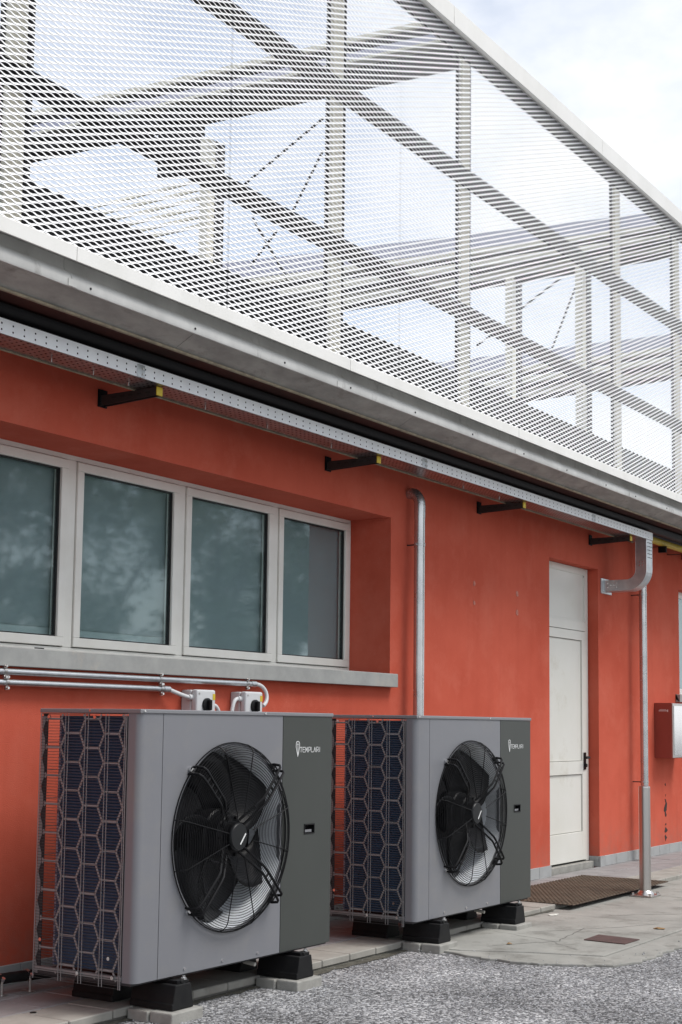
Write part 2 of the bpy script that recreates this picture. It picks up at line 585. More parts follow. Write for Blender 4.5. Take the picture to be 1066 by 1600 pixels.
# dark soil gathered along the kerb
sp = [(4.4, -.845)] + jag((4.4, -.87), (5.6, -.91), 16, .014) + jag((5.6, -.90), (7.4, -.935), 26, .02) + [(7.6, -.90), (7.62, -.845)]
MB().add([(x_, y_, ZG+.004) for x_, y_ in sp], [tuple(range(len(sp)))]).build('soil', 'soil', kind='structure')
sp = jag((8.3, -.845), (8.3, -.88), 1, .0) + jag((8.3, -.885), (9.75, -.885), 18, .012) + [(9.75, -.845)]
MB().add([(x_, y_, -.0285) for x_, y_ in sp], [tuple(range(len(sp)))]).build('soil', 'soil', kind='structure')
# cracks in the concrete
def crack(pts, w_):
    m = MB()
    L_ = []
    for a, b in zip(pts[:-1], pts[1:]):
        L_ += jag(a, b, 8, .012)
    L_.append(pts[-1])
    for a, b in zip(L_[:-1], L_[1:]):
        a, b = Vector(a), Vector(b)
        n__ = Vector((-(b-a).y, (b-a).x)).normalized()*w_*rr.uniform(.25, .6)
        m.add([(a-n__).to_3d()+Vector((0, 0, -.0310)), (b-n__).to_3d()+Vector((0, 0, -.0310)), (b+n__).to_3d()+Vector((0, 0, -.0310)), (a+n__).to_3d()+Vector((0, 0, -.0310))], [(0, 1, 2, 3)])
    m.build('crack', 'slabbase', apron)


crack([(7.9, -1.25), (8.35, -1.52), (9.0, -1.42)], .008)
crack([(8.6, -1.2), (9.1, -1.55), (9.5, -1.75)], .006)
crack([(9.7, -1.3), (10.1, -1.7), (10.8, -1.85)], .007)
crack([(8.1, -1.75), (8.35, -1.45), (8.5, -1.0)], .005)

# loose chips on the ground
st = MB()
octa = [(0, 0, 1), (1, 0, 0), (0, 1, 0), (-1, 0, 0), (0, -1, 0)]
of = [(0, 1, 2), (0, 2, 3), (0, 3, 4), (0, 4, 1)]
cnt = 0
while cnt < 26000:
    px, py = rr.uniform(4.6, 10.5), rr.uniform(-3.6, -.86)
    if px > 7.45 and py > -2.25:
        if rr.random() > (.05 if (px < 7.72 or py < -2.08) else .006):
            continue
    if px > 8.2 and py > -2.1:
        continue
    s = rr.uniform(.003, .0075)*(1.35 if rr.random() < .15 else 1)
    a = rr.uniform(0, 6.28)
    ca, sa = math.cos(a)*s, math.sin(a)*s
    sy = rr.uniform(.6, 1)
    zz = ZG if not (px > 7.45 and py > -2.25) else -.033
    st.add([(px+vx*ca-vy*sa*sy, py+vx*sa+vy*ca*sy, zz+vz*s*rr.uniform(.55, .9)-.0006) for vx, vy, vz in octa], of)
    cnt += 1
st.build('gravel', 'pebble', label='loose grey stone chips covering the ground in front', cat='gravel', kind='stuff')

# ================================================================== BUILDING
bld = thing('building', (9, 0, 0), 'red rendered building with grey eaves, strip window and white door', 'building')
XL, XR, TH = -2.0, 19.5, .42
ZT = 3.235
WX0, WX1, WZ0, WZ1 = 4.86, 8.824, 1.66, 2.80        # strip window
DX0, DX1, DZ1 = 11.575, 12.685, 2.80                # door
QX0, QX1 = 14.93, 17.6                              # next window
wall = MB()


def cell(x0, x1, z0, z1):
    wall.box(x0, x1, 0, TH, z0, z1)


# one skin with openings
xs = [XL, WX0, WX1, DX0, DX1, QX0, QX1, XR]
zs = [-.2, .05, WZ0, WZ1, DZ1+.0005, ZT]
solid = {}
vi = {}


def vid(x_, y_, z_):
    k = (x_, y_, z_)
    if k not in vi:
        vi[k] = len(wall.v)
        wall.v.append(k)
    return vi[k]


def is_open(i, j):
    if i == 1 and j == 2:
        return True
    if i == 3 and j in (1, 2, 3):
        return True
    if i == 5 and j == 2:
        return True
    return False


zs = [-.2, .05, WZ0, WZ1, ZT]
nx, nz_ = len(xs)-1, len(zs)-1
for i in range(nx):
    for j in range(nz_):
        op = (i == 1 and j == 2) or (i == 3 and j in (0, 1, 2)) or (i == 5 and j == 2)
        if op:
            a, b, c, d = xs[i], xs[i+1], zs[j], zs[j+1]
            if i != 3 or j == 2:
                wall.f.append((vid(a, 0, d), vid(b, 0, d), vid(b, TH, d), vid(a, TH, d)))
            if i != 3 or j == 0:
                wall.f.append((vid(a, 0, c), vid(b, 0, c), vid(b, TH, c), vid(a, TH, c)))
            wall.f.append((vid(a, 0, c), vid(a, 0, d), vid(a, TH, d), vid(a, TH, c)))
            wall.f.append((vid(b, 0, c), vid(b, 0, d), vid(b, TH, d), vid(b, TH, c)))
        else:
            for y in (0, TH):
                wall.f.append((vid(xs[i], y, zs[j]), vid(xs[i+1], y, zs[j]), vid(xs[i+1], y, zs[j+1]), vid(xs[i], y, zs[j+1])))
for y0, y1 in ((0, TH),):
    for j in range(nz_):
        for xx in (XL, XR):
            wall.f.append((vid(xx, 0, zs[j]), vid(xx, 0, zs[j+1]), vid(xx, TH, zs[j+1]), vid(xx, TH, zs[j])))
    for i in range(nx):
        wall.f.append((vid(xs[i], 0, ZT), vid(xs[i+1], 0, ZT), vid(xs[i+1], TH, ZT), vid(xs[i], TH, ZT)))
wallo = wall.build('wall', 'plaster', bld)
# end walls and rear so that the building is a closed body
MB().box(XL, XL+.3, TH+.01, 9, -.2, ZT).build('end_wall', 'plaster', bld)
MB().box(XR-.3, XR, TH+.01, 9, -.2, ZT).build('end_wall', 'plaster', bld)
MB().box(XL, XR, 9.01, 9.3, -.2, ZT).build('rear_wall', 'plaster', bld)
# filler patches and the damaged render strip
for (x_, z_, r_) in ((10.134, 2.433, .024), (10.135, 2.279, .022), (10.92, 2.416, .030), (10.92, 2.258, .030)):
    q = [(x_+r_*rr.uniform(.6, 1)*math.cos(a*.5236), z_+r_*1.1*rr.uniform(.6, 1)*math.sin(a*.5236)) for a in range(12)]
    MB().prism(q, -.003, .004, 'y').build('filler_patch', 'patch', bld)
for (z_, h_, w_) in ((.60, .02, .01), (.545, .03, .03), (.47, .11, .055), (.40, .05, .04), (.30, .02, .02), (.235, .05, .045), (.165, .06, .03), (.71, .03, .012)):
    q = [(14.455+rr.uniform(-.015, .015)+1.1*w_*rr.uniform(.25, 1)*math.cos(a*.7854), z_+h_*.8*rr.uniform(.4, 1)*math.sin(a*.7854)) for a in range(8)]
    MB().prism(q, -.003, .004, 'y').build('render_damage', 'crack', bld)
# plinth tiles
pl_me = tile_mesh('plinth_tile', .286, .014, .095, 'plinth', .002)
x = 3.5
while x < 19.2:
    xc = x+.145
    if not (DX0-.15 < xc < DX1+.13):
        piece('plinth_tile', pl_me, (xc, -.0075, .0475), bld)
    x += .29
MB().box(11.331, DX0-.003, -.0145, -.0005, 0, .094).build('plinth_tile', 'plinth', bld)
MB().box(DX1+.0, DX1+.014, .0, .095, .0, .094).build('plinth_tile', 'plinth', bld) if False else None
MB().box(DX1-.013, DX1-.0005, .004, .098, .0, .095).build('plinth_tile', 'plinth', bld)
MB().box(DX1-.013, 12.780, -.0145, -.0005, 0, .0955).build('plinth_tile', 'plinth', bld)

# soffit, fascia, gutter
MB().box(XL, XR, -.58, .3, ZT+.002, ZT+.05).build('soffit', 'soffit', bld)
MB().prism(arc(-.40, ZT-.012, .055, 180, 360, 10), XL, XR).build('soffit_gutter', 'blackm', bld, smooth=True)
MB().tube([(XL, -.28, ZT-.035), (XR, -.28, ZT-.035)], .018, 8).build('soffit_batten', 'dark', bld, smooth=True)
FX = [XL, 1.6, 4.68, 6.95, 9.35, 11.6, 13.9, 16.2, XR]
for a, b in zip(FX[:-1], FX[1:]):
    MB().prism([(-.748, 3.2845), (-.755, 3.2855), (-.757, 3.290), (-.756, 3.318), (-.750, 3.338), (-.738, 3.354), (-.722, 3.366), (-.706, 3.376), (-.700, 3.39), (-.700, 3.434), (-.67, 3.434), (-.67, 3.2845)], a, b-.004).build('fascia_board', 'fascia', bld, smooth=True)
    for xx_, zz_ in ((a+.12, 3.36), (a+.9, 3.34), (a+1.7, 3.37)):
        MB().tube([(xx_, -.755, 3.310), (xx_, -.7605, 3.310)], .006, 6).build('rivet', 'dark', bld)
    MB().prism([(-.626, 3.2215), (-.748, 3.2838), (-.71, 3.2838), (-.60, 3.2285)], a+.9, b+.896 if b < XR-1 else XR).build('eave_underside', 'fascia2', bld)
    MB().box(b-.03, b+.026, -.7600, -.7577, 3.288, 3.322).build('joint_strap', 'fascia', bld)
MB().box(XL, XR, -.636, -.620, 3.209, 3.2205).build('eave_lip', 'edge', bld)
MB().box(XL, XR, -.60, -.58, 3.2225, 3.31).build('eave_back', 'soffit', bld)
MB().box(XL, XR, -.59, 9.3, 3.31, 3.44).build('roof_slab', 'dark', bld)

# strip window
YW = .347
win = MB()
zb, zt = 1.672, 2.803
win.box(WX0, WX1, YW, YW+.06, zt-.03, zt)
win.box(WX0, WX1, YW, YW+.06, zb, zb+.036)
mull = [(WX0, WX0+.05), (5.834, 5.903), (6.821, 6.885), (7.832, 7.893), (WX1-.03, WX1-.001)]
for a, b in mull:
    win.box(a, b, YW-.002, YW+.06, zb+.036, zt-.03)
wino = win.build('window', 'frame', bld, bevel=.003, label='strip window of four pale framed casements with grey blinds')
for k in range(4):
    a, b = mull[k][1]+.004, mull[k+1][0]-.004
    c, d = zb+.041, zt-.035
    wd = .052
    s = MB()
    for q in (((a, b), (c, c+wd)), ((a, b), (d-wd, d)), ((a, a+wd), (c+wd, d-wd)), ((b-wd, b), (c+wd, d-wd))):
        s.box(q[0][0], q[0][1], YW-.014, YW+.05, q[1][0], q[1][1])
    s.build('sash', 'frame', wino, bevel=.004)
    g = MB()
    e = .008
    for q in (((a+wd, b-wd), (c+wd, c+wd+e)), ((a+wd, b-wd), (d-wd-e, d-wd)), ((a+wd, a+wd+e), (c+wd+e, d-wd-e)), ((b-wd-e, b-wd), (c+wd+e, d-wd-e))):
        g.box(q[0][0]+.0006, q[0][1]-.0006, YW+.002, YW+.03, q[1][0]+.0006, q[1][1]-.0006)
    g.build('gasket', 'gasket', wino)
    MB().box(a+wd+.001, b-wd-.001, YW+.012, YW+.018, c+wd+.001, d-wd-.001).build('pane', 'glass', wino)
    hem = .105 if k < 2 else .02
    MB().box(a+wd-.02, b-wd+.02, YW+.060, YW+.063, c+hem, d).build('blind', 'blind', wino)
    MB().box(a+wd-.02, b-wd+.02, YW+.066, YW+.07, c, c+hem+.03).build('window_film', 'blindhem', wino)
    for xx in (a+.15, b-.2):
        pass
MB().box(5.62, 5.69, YW-.004, YW-.0005, zb+.012, zb+.024).build('drain_slot', 'gasket', wino)
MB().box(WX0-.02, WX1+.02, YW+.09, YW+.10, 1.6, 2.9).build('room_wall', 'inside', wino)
# sill
MB().prism([(-.06, 1.566), (-.06, 1.657), (-.056, 1.662), (YW-.001, 1.674), (YW-.001, 1.6605), (-.0006, 1.6595), (-.0006, 1.566)], 3.9, 8.842).build('window_sill', 'stone', bld, bevel=.003)

# next window at the right edge
YQ = .10
w2 = MB()
for q in (((QX0, QX1), (2.73, 2.80)), ((QX0, QX1), (1.662, 1.73)), ((QX0+.0, QX0+.07), (1.73, 2.73)), ((16.2, 16.28), (1.73, 2.73)), ((QX1-.07, QX1), (1.73, 2.73))):
    w2.box(q[0][0], q[0][1], YQ, YQ+.06, q[1][0], q[1][1])
w2o = w2.build('window', 'frame', bld, bevel=.003, label='window cut by the right edge of the picture')
for a, b in ((QX0+.07, 16.2), (16.28, QX1-.07)):
    MB().box(a, b, YQ+.02, YQ+.026, 1.73, 2.73).build('pane', 'glass', w2o)
    MB().box(a, b, YQ+.07, YQ+.075, 1.70, 2.76).build('blind', 'blind', w2o)
MB().prism([(-.05, 1.575), (-.05, 1.655), (YQ-.001, 1.667), (YQ-.001, 1.6605), (-.0006, 1.6595), (-.0006, 1.575)], 14.80, 17.7).build('window_sill', 'stone', bld, bevel=.003)

# door
YD = .10
dm = MB()
dm.box(DX0, 11.66, YD, YD+.06, .056, 2.797)
dm.box(12.60, DX1-.014, YD, YD+.06, .056, 2.797)
dm.box(11.66, 12.60, YD, YD+.06, 2.745, 2.797)
dm.box(11.66, 12.60, YD-.004, YD+.06, 2.20, 2.285)
door = dm.build('door', 'door', bld, bevel=.003, label='white two part metal door with fixed panel above')
MB().box(11.664, 12.596, YD+.012, YD+.05, 2.29, 2.741).build('top_panel', 'door', door, bevel=.003)
tb = MB()
for q in (((11.664, 12.596), (2.285, 2.30)), ((11.664, 12.596), (2.735, 2.746)), ((11.664, 11.676), (2.30, 2.735)), ((12.584, 12.596), (2.30, 2.735))):
    tb.box(q[0][0], q[0][1], YD+.002, YD+.02, q[1][0], q[1][1])
tb.build('glazing_bead', 'door', door, bevel=.002)
lf = MB()
lf.box(11.665, 11.745, YD-.006, YD+.045, .07, 2.195)
lf.box(12.515, 12.595, YD-.006, YD+.045, .07, 2.195)
for a, b in ((2.11, 2.195), (.86, .98), (.07, .33)):
    lf.box(11.745, 12.515, YD-.006, YD+.045, a, b)
lf.build('leaf', 'door', door, bevel=.003)
for a, b in ((.98, 2.11), (.33, .86)):
    MB().box(11.749, 12.511, YD+.008, YD+.03, a+.004, b-.004).build('door_panel', 'door', door, bevel=.003)
    MB().box(11.7455, 12.5145, YD+.031, YD+.035, a+.0005, b-.0005).build('panel_gasket', 'gasket', door)
for x_ in (11.69, 12.57):
    MB().tube([(x_, YD-.002, 2.72), (x_, YD-.006, 2.72)], .006, 8).build('screw', 'gasket', door)
h = MB()
h.box(12.535, 12.582, YD-.016, YD-.0065, .90, 1.06)
h.tube([(12.56, YD-.012, 1.015), (12.56, YD-.055, 1.015), (12.545, YD-.062, 1.015), (12.47, YD-.062, 1.012)], .011, 8)
h.tube([(12.56, YD-.012, .94), (12.56, YD-.032, .94)], .017, 10)
h.build('handle', 'blackp', door, bevel=.003)
MB().box(DX0+.002, DX1-.016, YD-.05, YD+.2, -.02, .052).build('threshold', 'concrete', bld, bevel=.004)
MB().box(DX0, DX1, YD+.08, YD+.1, 0, 2.9).build('door_backing', 'inside', door)

# ================================================================== MESH SCREEN
YM = -.75
scr = thing('mesh_screen', (9, YM, 3.44), 'white expanded metal screen rising above the eaves on steel posts', 'screen')
HX, HZ = .045, .01725
MZ0 = 3.482
PX = [1.3, 4.05, 5.87, 7.682, 9.475, 11.27, 13.06, 14.85]
rows = int((6.16-MZ0)/HZ)
HS = .0036
wv = [(-.0032, -.0053), (-.0016, -.0059), (.0032, .0053), (.0016, .0059)]   # thin tilted strand section (y,z)
for a, b in zip(PX[:-1], PX[1:]):
    m = MB()
    k0, k1 = int(a/HX), int(b/HX)
    for r in range(rows):
        base = len(m.v)
        zr = MZ0+r*HZ
        for k in range(k0, k1+1):
            up = (k+r) % 2 == 0
            z = zr+(HZ-HS if up else HS)
            for ex in (-.0075, .0075):
                xx = k*HX+ex
                for dy, dz in wv:
                    m.v.append((xx, YM+dy, z+dz))
        for k in range(2*(k1-k0)+1):
            p, q = base+k*4, base+(k+1)*4
            for c in range(4):
                m.f.append((p+c, p+(c+1) % 4, q+(c+1) % 4, q+c))
    me = bpy.data.meshes.new('mesh_panel')
    off = WL[scr]
    me.from_pydata([(u-off[0], v_-off[1], t_-off[2]) for u, v_, t_ in m.v], [], m.f)
    me.materials.append(M['meshw'])
    o = bpy.data.objects.new('mesh_panel', me)
    COL.objects.link(o)
    o.parent = scr
    WL[o] = off
for a, b in zip([0, 4.66, 7.0, 9.3, 11.7, 13.9, 16.2], [4.66, 7.0, 9.3, 11.7, 13.9, 16.2, XR]):
    MB().prism([(-.80, 3.397), (-.80, 3.463), (-.795, 3.467), (-.74, 3.477), (-.74, 3.446), (-.60, 3.446), (-.60, 3.441), (-.79, 3.436), (-.79, 3.397)], a, b-.004).build('flashing', 'flash', scr)
for a, b in zip([1.3, 5.9, 8.30, 10.95, 13.4], [5.9, 8.30, 10.95, 13.4, 14.9]):
    MB().prism([(-.79, 6.125), (-.79, 6.262), (-.785, 6.268), (-.60, 6.300), (-.60, 6.19), (-.735, 6.16), (-.735, 6.125)], a, b-.004).build('roof_edge_cap', 'flash', scr)


def ibeam_x(nm, x0, x1, yc, z0, z1, mat, par, wdt=.09):
    m = MB()
    m.box(x0, x1, yc-wdt/2, yc+wdt/2, z0, z0+.012)
    m.box(x0, x1, yc-wdt/2, yc+wdt/2, z1-.012, z1)
    m.box(x0, x1, yc-wdt/2, yc-wdt/2+.010, z0+.012, z1-.012)
    return m.build(nm, mat, par)


for z0, z1 in ((6.00, 6.15), (5.065, 5.20), (4.10, 4.215)):
    ibeam_x('girt', 1.3, 14.9, -.730, z0, z1, 'girt', scr, .022)
for xc in (4.33, 6.96, 8.62, 11.46, 12.98):
    MB().box(xc-.055, xc+.055, -.715, -.690, 3.478, 6.05).build('post', 'cream', scr)
    MB().box(xc-.065, xc+.125, -.688, -.665, 3.478, 6.04).build('post_back', 'dark', scr)
# upstand behind the mesh foot
MB().prism([(-.50, 3.445), (-.50, 3.83), (-.44, 3.83), (-.44, 3.445)], 1.3, 14.9).build('upstand', 'girt', scr)

# ================================================================== ROOF FRAME
rf = thing('roof_frame', (10.8, 1.5, 3.44), 'cream steel roof frame seen behind the white mesh', 'roof frame')


def raft(xc, y0, y1, za0, za1, zb0, zb1, style=0):
    # lower and upper chord at y0 (za) and y1 (zb)
    def bar(t0, t1, w_, mat, nm):
        f0, f1 = za0+(za1-za0)*t0, za0+(za1-za0)*t1
        g0, g1 = zb0+(zb1-zb0)*t0, zb0+(zb1-zb0)*t1
        MB().add([(xc-w_, y0, f0), (xc+w_, y0, f0), (xc+w_, y1, g0), (xc-w_, y1, g0), (xc-w_, y0, f1), (xc+w_, y0, f1), (xc+w_, y1, g1), (xc-w_, y1, g1)],
                 [(0, 3, 2, 1), (4, 5, 6, 7), (0, 1, 5, 4), (2, 3, 7, 6), (1, 2, 6, 5), (0, 4, 7, 3)]).build(nm, mat, rf)
    if style == 0:
        bars = ((0, .07, .10, 'dark', 'rafter_flange'), (.075, .34, .012, 'girt', 'rafter_web'), (.345, .40, .10, 'cream', 'rafter_flange'),
                (.405, .62, .04, 'sheet', 'rafter_cover'), (.625, .80, .03, 'dark', 'purlin'), (.805, .90, .06, 'cream', 'purlin'))
    else:
        bars = ((0, .05, .08, 'dark', 'rafter_flange'), (.055, .24, .012, 'cream', 'rafter_web'), (.245, .31, .08, 'dark', 'rafter_flange'),
                (.36, .48, .04, 'cream', 'purlin'), (.52, .57, .03, 'dark', 'purlin'), (.60, .70, .05, 'cream', 'purlin'), (.72, 1.0, .03, 'sheet', 'rafter_cover'))
    for b_ in bars:
        bar(*b_)


raft(4.33, -.655, 5.5, 6.02, 6.40, 6.30, 6.76)
raft(8.62, -.655, 5.5, 6.02, 6.40, 6.30, 6.76)
raft(12.98, -.655, 6.5, 5.86, 6.30, 5.92, 6.82, 1)
raft(17.3, -.655, 6.5, 5.80, 6.30, 5.60, 6.45, 1)
# sheets
for xc, ys in ((8.62, (1.56,)), (12.98, (1.03, .26)), (4.33, (1.56,))):
    for yy in ys:
        MB().box(xc-.11, xc-.02, yy-.04, yy+.04, 3.445, 5.9).build('post', 'cream', rf)
        MB().box(xc-.019, xc+.09, yy-.05, yy+.05, 3.445, 5.9).build('post_back', 'dark', rf)
rods = [((8.6, .495, 5.857), (8.6, 1.239, 5.48)), ((8.6, .491, 5.605), (8.6, .776, 5.16)), ((8.6, 1.14, 5.198), (8.6, .802, 4.658)), ((8.6, .912, 5.049), (8.6, 1.156, 4.817)),
        ((12.95, .492, 5.811), (12.95, .948, 5.554)), ((12.95, .332, 5.686), (12.95, .586, 5.102)), ((12.95, 1.441, 5.245), (12.95, 1.1, 5.42))]
for a, b in rods:
    MB().tube([a, b], .010, 6).build('brace_rod', 'dark', rf)
# dark equipment panel and pale slats hanging in the middle frame
MB().box(8.60, 8.66, 1.68, 2.12, 5.72, 6.15).build('panel', 'dark', rf)
for k in range(6):
    z = 5.22+.075*k
    MB().prism([(8.58, z), (8.63, z+.045), (8.64, z+.038), (8.59, z-.007)], 1.66, 2.9-.1*(k % 2), 'y').build('louvre_slat', 'cream', rf)

# ================================================================== CABLE TRAY
tray = thing('cable_tray', (8, -.3, 3.07), 'long perforated galvanised cable tray running under the eaves', 'cable tray')
TY, TZ0, TZ1, TX1 = -.45, 3.077, 3.150, 12.955
joins = [2.2, 5.52, 8.52, 11.52, TX1]
per = .0715


def perf_strip(m, u0, u1, v0, v1, fn, pitch_, holes, hs):
    """sheet in (u,v) with square holes; fn maps to 3d"""
    n = int((u1-u0)/pitch_)
    step = (u1-u0)/n
    vc = sorted(holes)
    vb = [v0]
    for h_ in vc:
        vb += [h_-hs/2, h_+hs/2]
    vb.append(v1)
    us = []
    for i in range(n):
        us += [u0+i*step, u0+(i+.5)*step-hs/2, u0+(i+.5)*step+hs/2]
    us.append(u1)
    base = len(m.v)
    for u in us:
        for v_ in vb:
            m.v.append(fn(u, v_))
    k = len(vb)
    for i in range(len(us)-1):
        for j in range(k-1):
            if i % 3 == 1 and j % 2 == 1:
                continue
            a = base+i*k+j
            m.f.append((a, a+1, a+1+k, a+k))


for a, b in zip(joins[:-1], joins[1:]):
    m = MB()
    perf_strip(m, a, b-.003, TZ0+.002, TZ1, lambda u, v_: (u, TY, v_), per, [TZ0+.022, TZ0+.052], .009)
    sec = m.build('tray_side', 'tray', tray)
    m = MB()
    perf_strip(m, a, b-.003, TY, -.25, lambda u, v_: (u, v_, TZ0), per/1.6, [-.43, -.40, -.37, -.34, -.31, -.28], .012)
    m.build('tray_bottom', 'trayb', tray)
    MB().box(a, b-.003, TY, TY+.012, TZ1+.0005, TZ1+.003).build('tray_lip', 'tray', tray)
    MB().box(a, b-.003, -.248, -.245, TZ0, TZ1).build('tray_back', 'tray', tray)
    MB().box(a, b-.003, -.256, -.2485, TZ0-.008, TZ0-.001).build('tray_edge', 'edge', tray)
    # cables hidden in the tray
for yy, r_ in ((-.42, .014), (-.38, .018), (-.33, .015), (-.285, .02)):
    MB().tube([(2.2, yy, TZ0+.002+r_), (12.8, yy, TZ0+.002+r_)], r_, 6).build('cable', 'blackp', tray)
for xj in joins[1:-1]:
    m = MB().box(xj-.03, xj+.03, TY-.004, TY-.0008, TZ0+.004, TZ1-.004).build('joint_plate', 'galv', tray, bevel=.001)
    for dz in (.02, .05):
        MB().tube([(xj+.012, TY-.004, TZ0+dz), (xj+.012, TY-.009, TZ0+dz)], .007, 6).build('bolt', 'steel', tray)
for xx in (4.98, 5.28, 5.55, 6.2, 6.8, 7.5, 8.1, 9.3, 9.9):
    MB().tube([(xx, -.34, TZ0-.001), (xx, -.34, TZ0-.022)], .005, 6).build('bolt', 'steel', tray)
MB().box(TX1-.0005, TX1+.002, TY, -.25, TZ0, TZ1).build('end_plate', 'tray', tray)
# drop bend to the wall
dx0, dx1 = 12.79, 12.95
dp = 0.105
ro = .20
ri = ro-dp
yc, zc = TY+.004+ro, 2.595+ro
outer = [(TY+.004, TZ0-.002), (TY+.004, zc)] + arc(yc, zc, ro, 180, 270, 10)[1:] + [(-.012, 2.595)]
inn = [(-.012, 2.595+dp), (yc, 2.595+dp)] + list(reversed(arc(yc, zc, ri, 180, 270, 10)))[1:] + [(TY+.004+dp, TZ0-.002)]
m = MB()
prof = outer+inn
# U shaped channel: two cheeks and the outer skin
for xa, xb in ((dx0, dx0+.003), (dx1-.003, dx1)):
    m.prism(prof, xa, xb)
for a, b in zip(outer[:-1], outer[1:]):
    m.add([(dx0+.003, a[0], a[1]), (dx1-.003, a[0], a[1]), (dx1-.003, b[0], b[1]), (dx0+.003, b[0], b[1])], [(0, 1, 2, 3)])
dropo = m.build('drop_bend', 'galv', tray)
MB().add([(dx0-.004, a, b) for a, b in inn]+[(dx0+.012, a, b) for a, b in inn], [(i, i+1, len(inn)+i+1, len(inn)+i) for i in range(len(inn)-1)]).build('bend_lip', 'galv', dropo)
MB().box(dx0-.05, dx1+.05, -.012, -.001, 2.575, 2.72).build('wall_flange', 'galv', dropo, bevel=.002)
for k in range(5):
    for j in range(3):
        zz = TZ0-.03-k*.035
        MB().box(dx0+.035+j*.04, dx0+.058+j*.04, TY+.002, TY+.0035, zz-.004, zz+.004).build('slot', 'gasket', dropo)
for yy, zz in ((TY+.04, 2.86), (TY+.07, 2.86), (TY+.04, 2.83), (TY+.07, 2.83), (-.06, 2.63), (-.06, 2.67), (-.09, 2.65), (-.15, 2.63), (-.15, 2.67), (-.12, 2.65)):
    MB().tube([(dx0-.0005, yy, zz), (dx0-.006, yy, zz)], .006, 6).build('bolt', 'chrome', dropo)

# brackets
brk = [(5.721, 'leftmost dark tray bracket with a yellow end cap, above the strip window', ),
       (7.974, 'second dark tray bracket from the left, above the last casement'),
       (10.209, 'third dark tray bracket from the left, between downpipe and white door'),
       (12.5, 'dark tray bracket above the white door')]
b0 = None
for i, bb in enumerate(brk):
    xb, lab = bb[0], bb[1]
    if b0 is None:
        b0 = thing('tray_bracket', (xb, 0, TZ0-.06), lab, 'bracket', 'cable tray brackets')
        m = MB()
        m.prism([(-.405, TZ0-.046), (-.405, TZ0-.004), (-.008, TZ0-.004), (-.008, TZ0-.062)], xb-.021, xb-.017)
        m.prism([(-.405, TZ0-.046), (-.405, TZ0-.004), (-.008, TZ0-.004), (-.008, TZ0-.062)], xb+.017, xb+.021)
        m.box(xb-.017, xb+.017, -.405, -.008, TZ0-.008, TZ0-.004)
        m.build('arm', 'brk', b0)
        MB().box(xb-.035, xb+.035, -.008, -.001, TZ0-.068, TZ0+.03).build('wall_plate', 'blackm', b0)
        for k in range(5):
            yy = -.36+k*.06
            MB().box(xb-.0225, xb-.0212, yy, yy+.03, TZ0-.032, TZ0-.022).build('slot', 'gasket', b0)
        MB().box(xb-.024, xb+.024, -.412, -.4055, TZ0-.049, TZ0-.002).build('end_cap', 'ycap', b0, bevel=.002)
    else:
        c = copy_tree(b0)
        c.location = (xb, 0, TZ0-.06)
        c['label'] = lab

# ================================================================== PIPES ON THE WALL
def downpipe(xc, yc, r_, zb_, zt_, elbow, clamps, lab):
    t = thing('downpipe', (xc, yc, zb_), lab, 'downpipe', 'downpipes on the red wall')
    if elbow:
        top = [(xc, yc, zt_)] + [(xc, yc+.07-.07*math.cos(R_(a)), zt_+.09*math.sin(R_(a))) for a in range(12, 91, 13)] + [(xc, -.004, zt_+.092)]
        MB().tube([(xc, yc, zt_-.10), (xc, yc, zt_-.0)], r_+.002, 20).build('collar', 'zinc', t, smooth=True)
        MB().tube(top, r_+.001, 20).build('elbow', 'zinc', t, smooth=True)
        MB().tube([(xc, yc, zb_), (xc, yc, zt_-.1)], r_, 20).build('pipe', 'zinc', t, smooth=True)
    else:
        MB().tube([(xc, yc, zb_), (xc, yc, zt_)], r_, 20).build('pipe', 'zinc', t, smooth=True)
    for z in clamps:
        c = MB().lathe((xc, yc, z), [(r_+.001, -.010), (r_+.004, -.010), (r_+.004, -.004), (r_+.002, -.003), (r_+.002, .003), (r_+.004, .004), (r_+.004, .010), (r_+.001, .010)], 20, 'z')
        c.tube([(xc-r_-.004, yc, z), (xc-r_-.018, yc, z)], .009, 6)
        cl = c.build('clamp', 'zinc', t, smooth=True)
        MB().tube([(xc-.01, yc+r_, z), (xc-.01, -.001, z)], .005, 6).build('clamp_stud', 'dark', cl)
    return t


downpipe(9.07, -.10, .040, -.01, 2.92, True, (2.623, 1.0), 'round zinc downpipe with elbow behind the farther heat pump')
downpipe(13.545, -.12, .038, .012, 3.2, False, (2.62, .765), 'round zinc downpipe right of the white door, behind the steel post')

t = thing('steel_post', (11.0, -1.085, -.033), 'short polished steel guard post bolted to the concrete', 'post')
MB().tube([(11.0, -1.085, -.02), (11.0, -1.085, .823)], .046, 24).build('tube', 'steel', t, smooth=True)
MB().lathe((11.0, -1.085, .823), [(.046, 0), (.043, .008), (.03, .012), (.001, .013)], 24, 'z').build('cap', 'steel', t, smooth=True)
MB().lathe((11.0, -1.085, -.022), [(.07, 0), (.066, .012), (.05, .03), (.0465, .034)], 24, 'z').build('weld_collar', 'steel', t, smooth=True)
MB().box(11.0-.11, 11.0+.11, -1.175, -.995, -.0325, -.020).build('base_plate', 'steel', t, bevel=.003)
for sx in (-1, 1):
    for sy in (-1, 1):
        MB().tube([(11.0+sx*.088, -1.085+sy*.07, -.02), (11.0+sx*.088, -1.085+sy*.07, -.002)], .010, 6).build('bolt', 'steel', t)

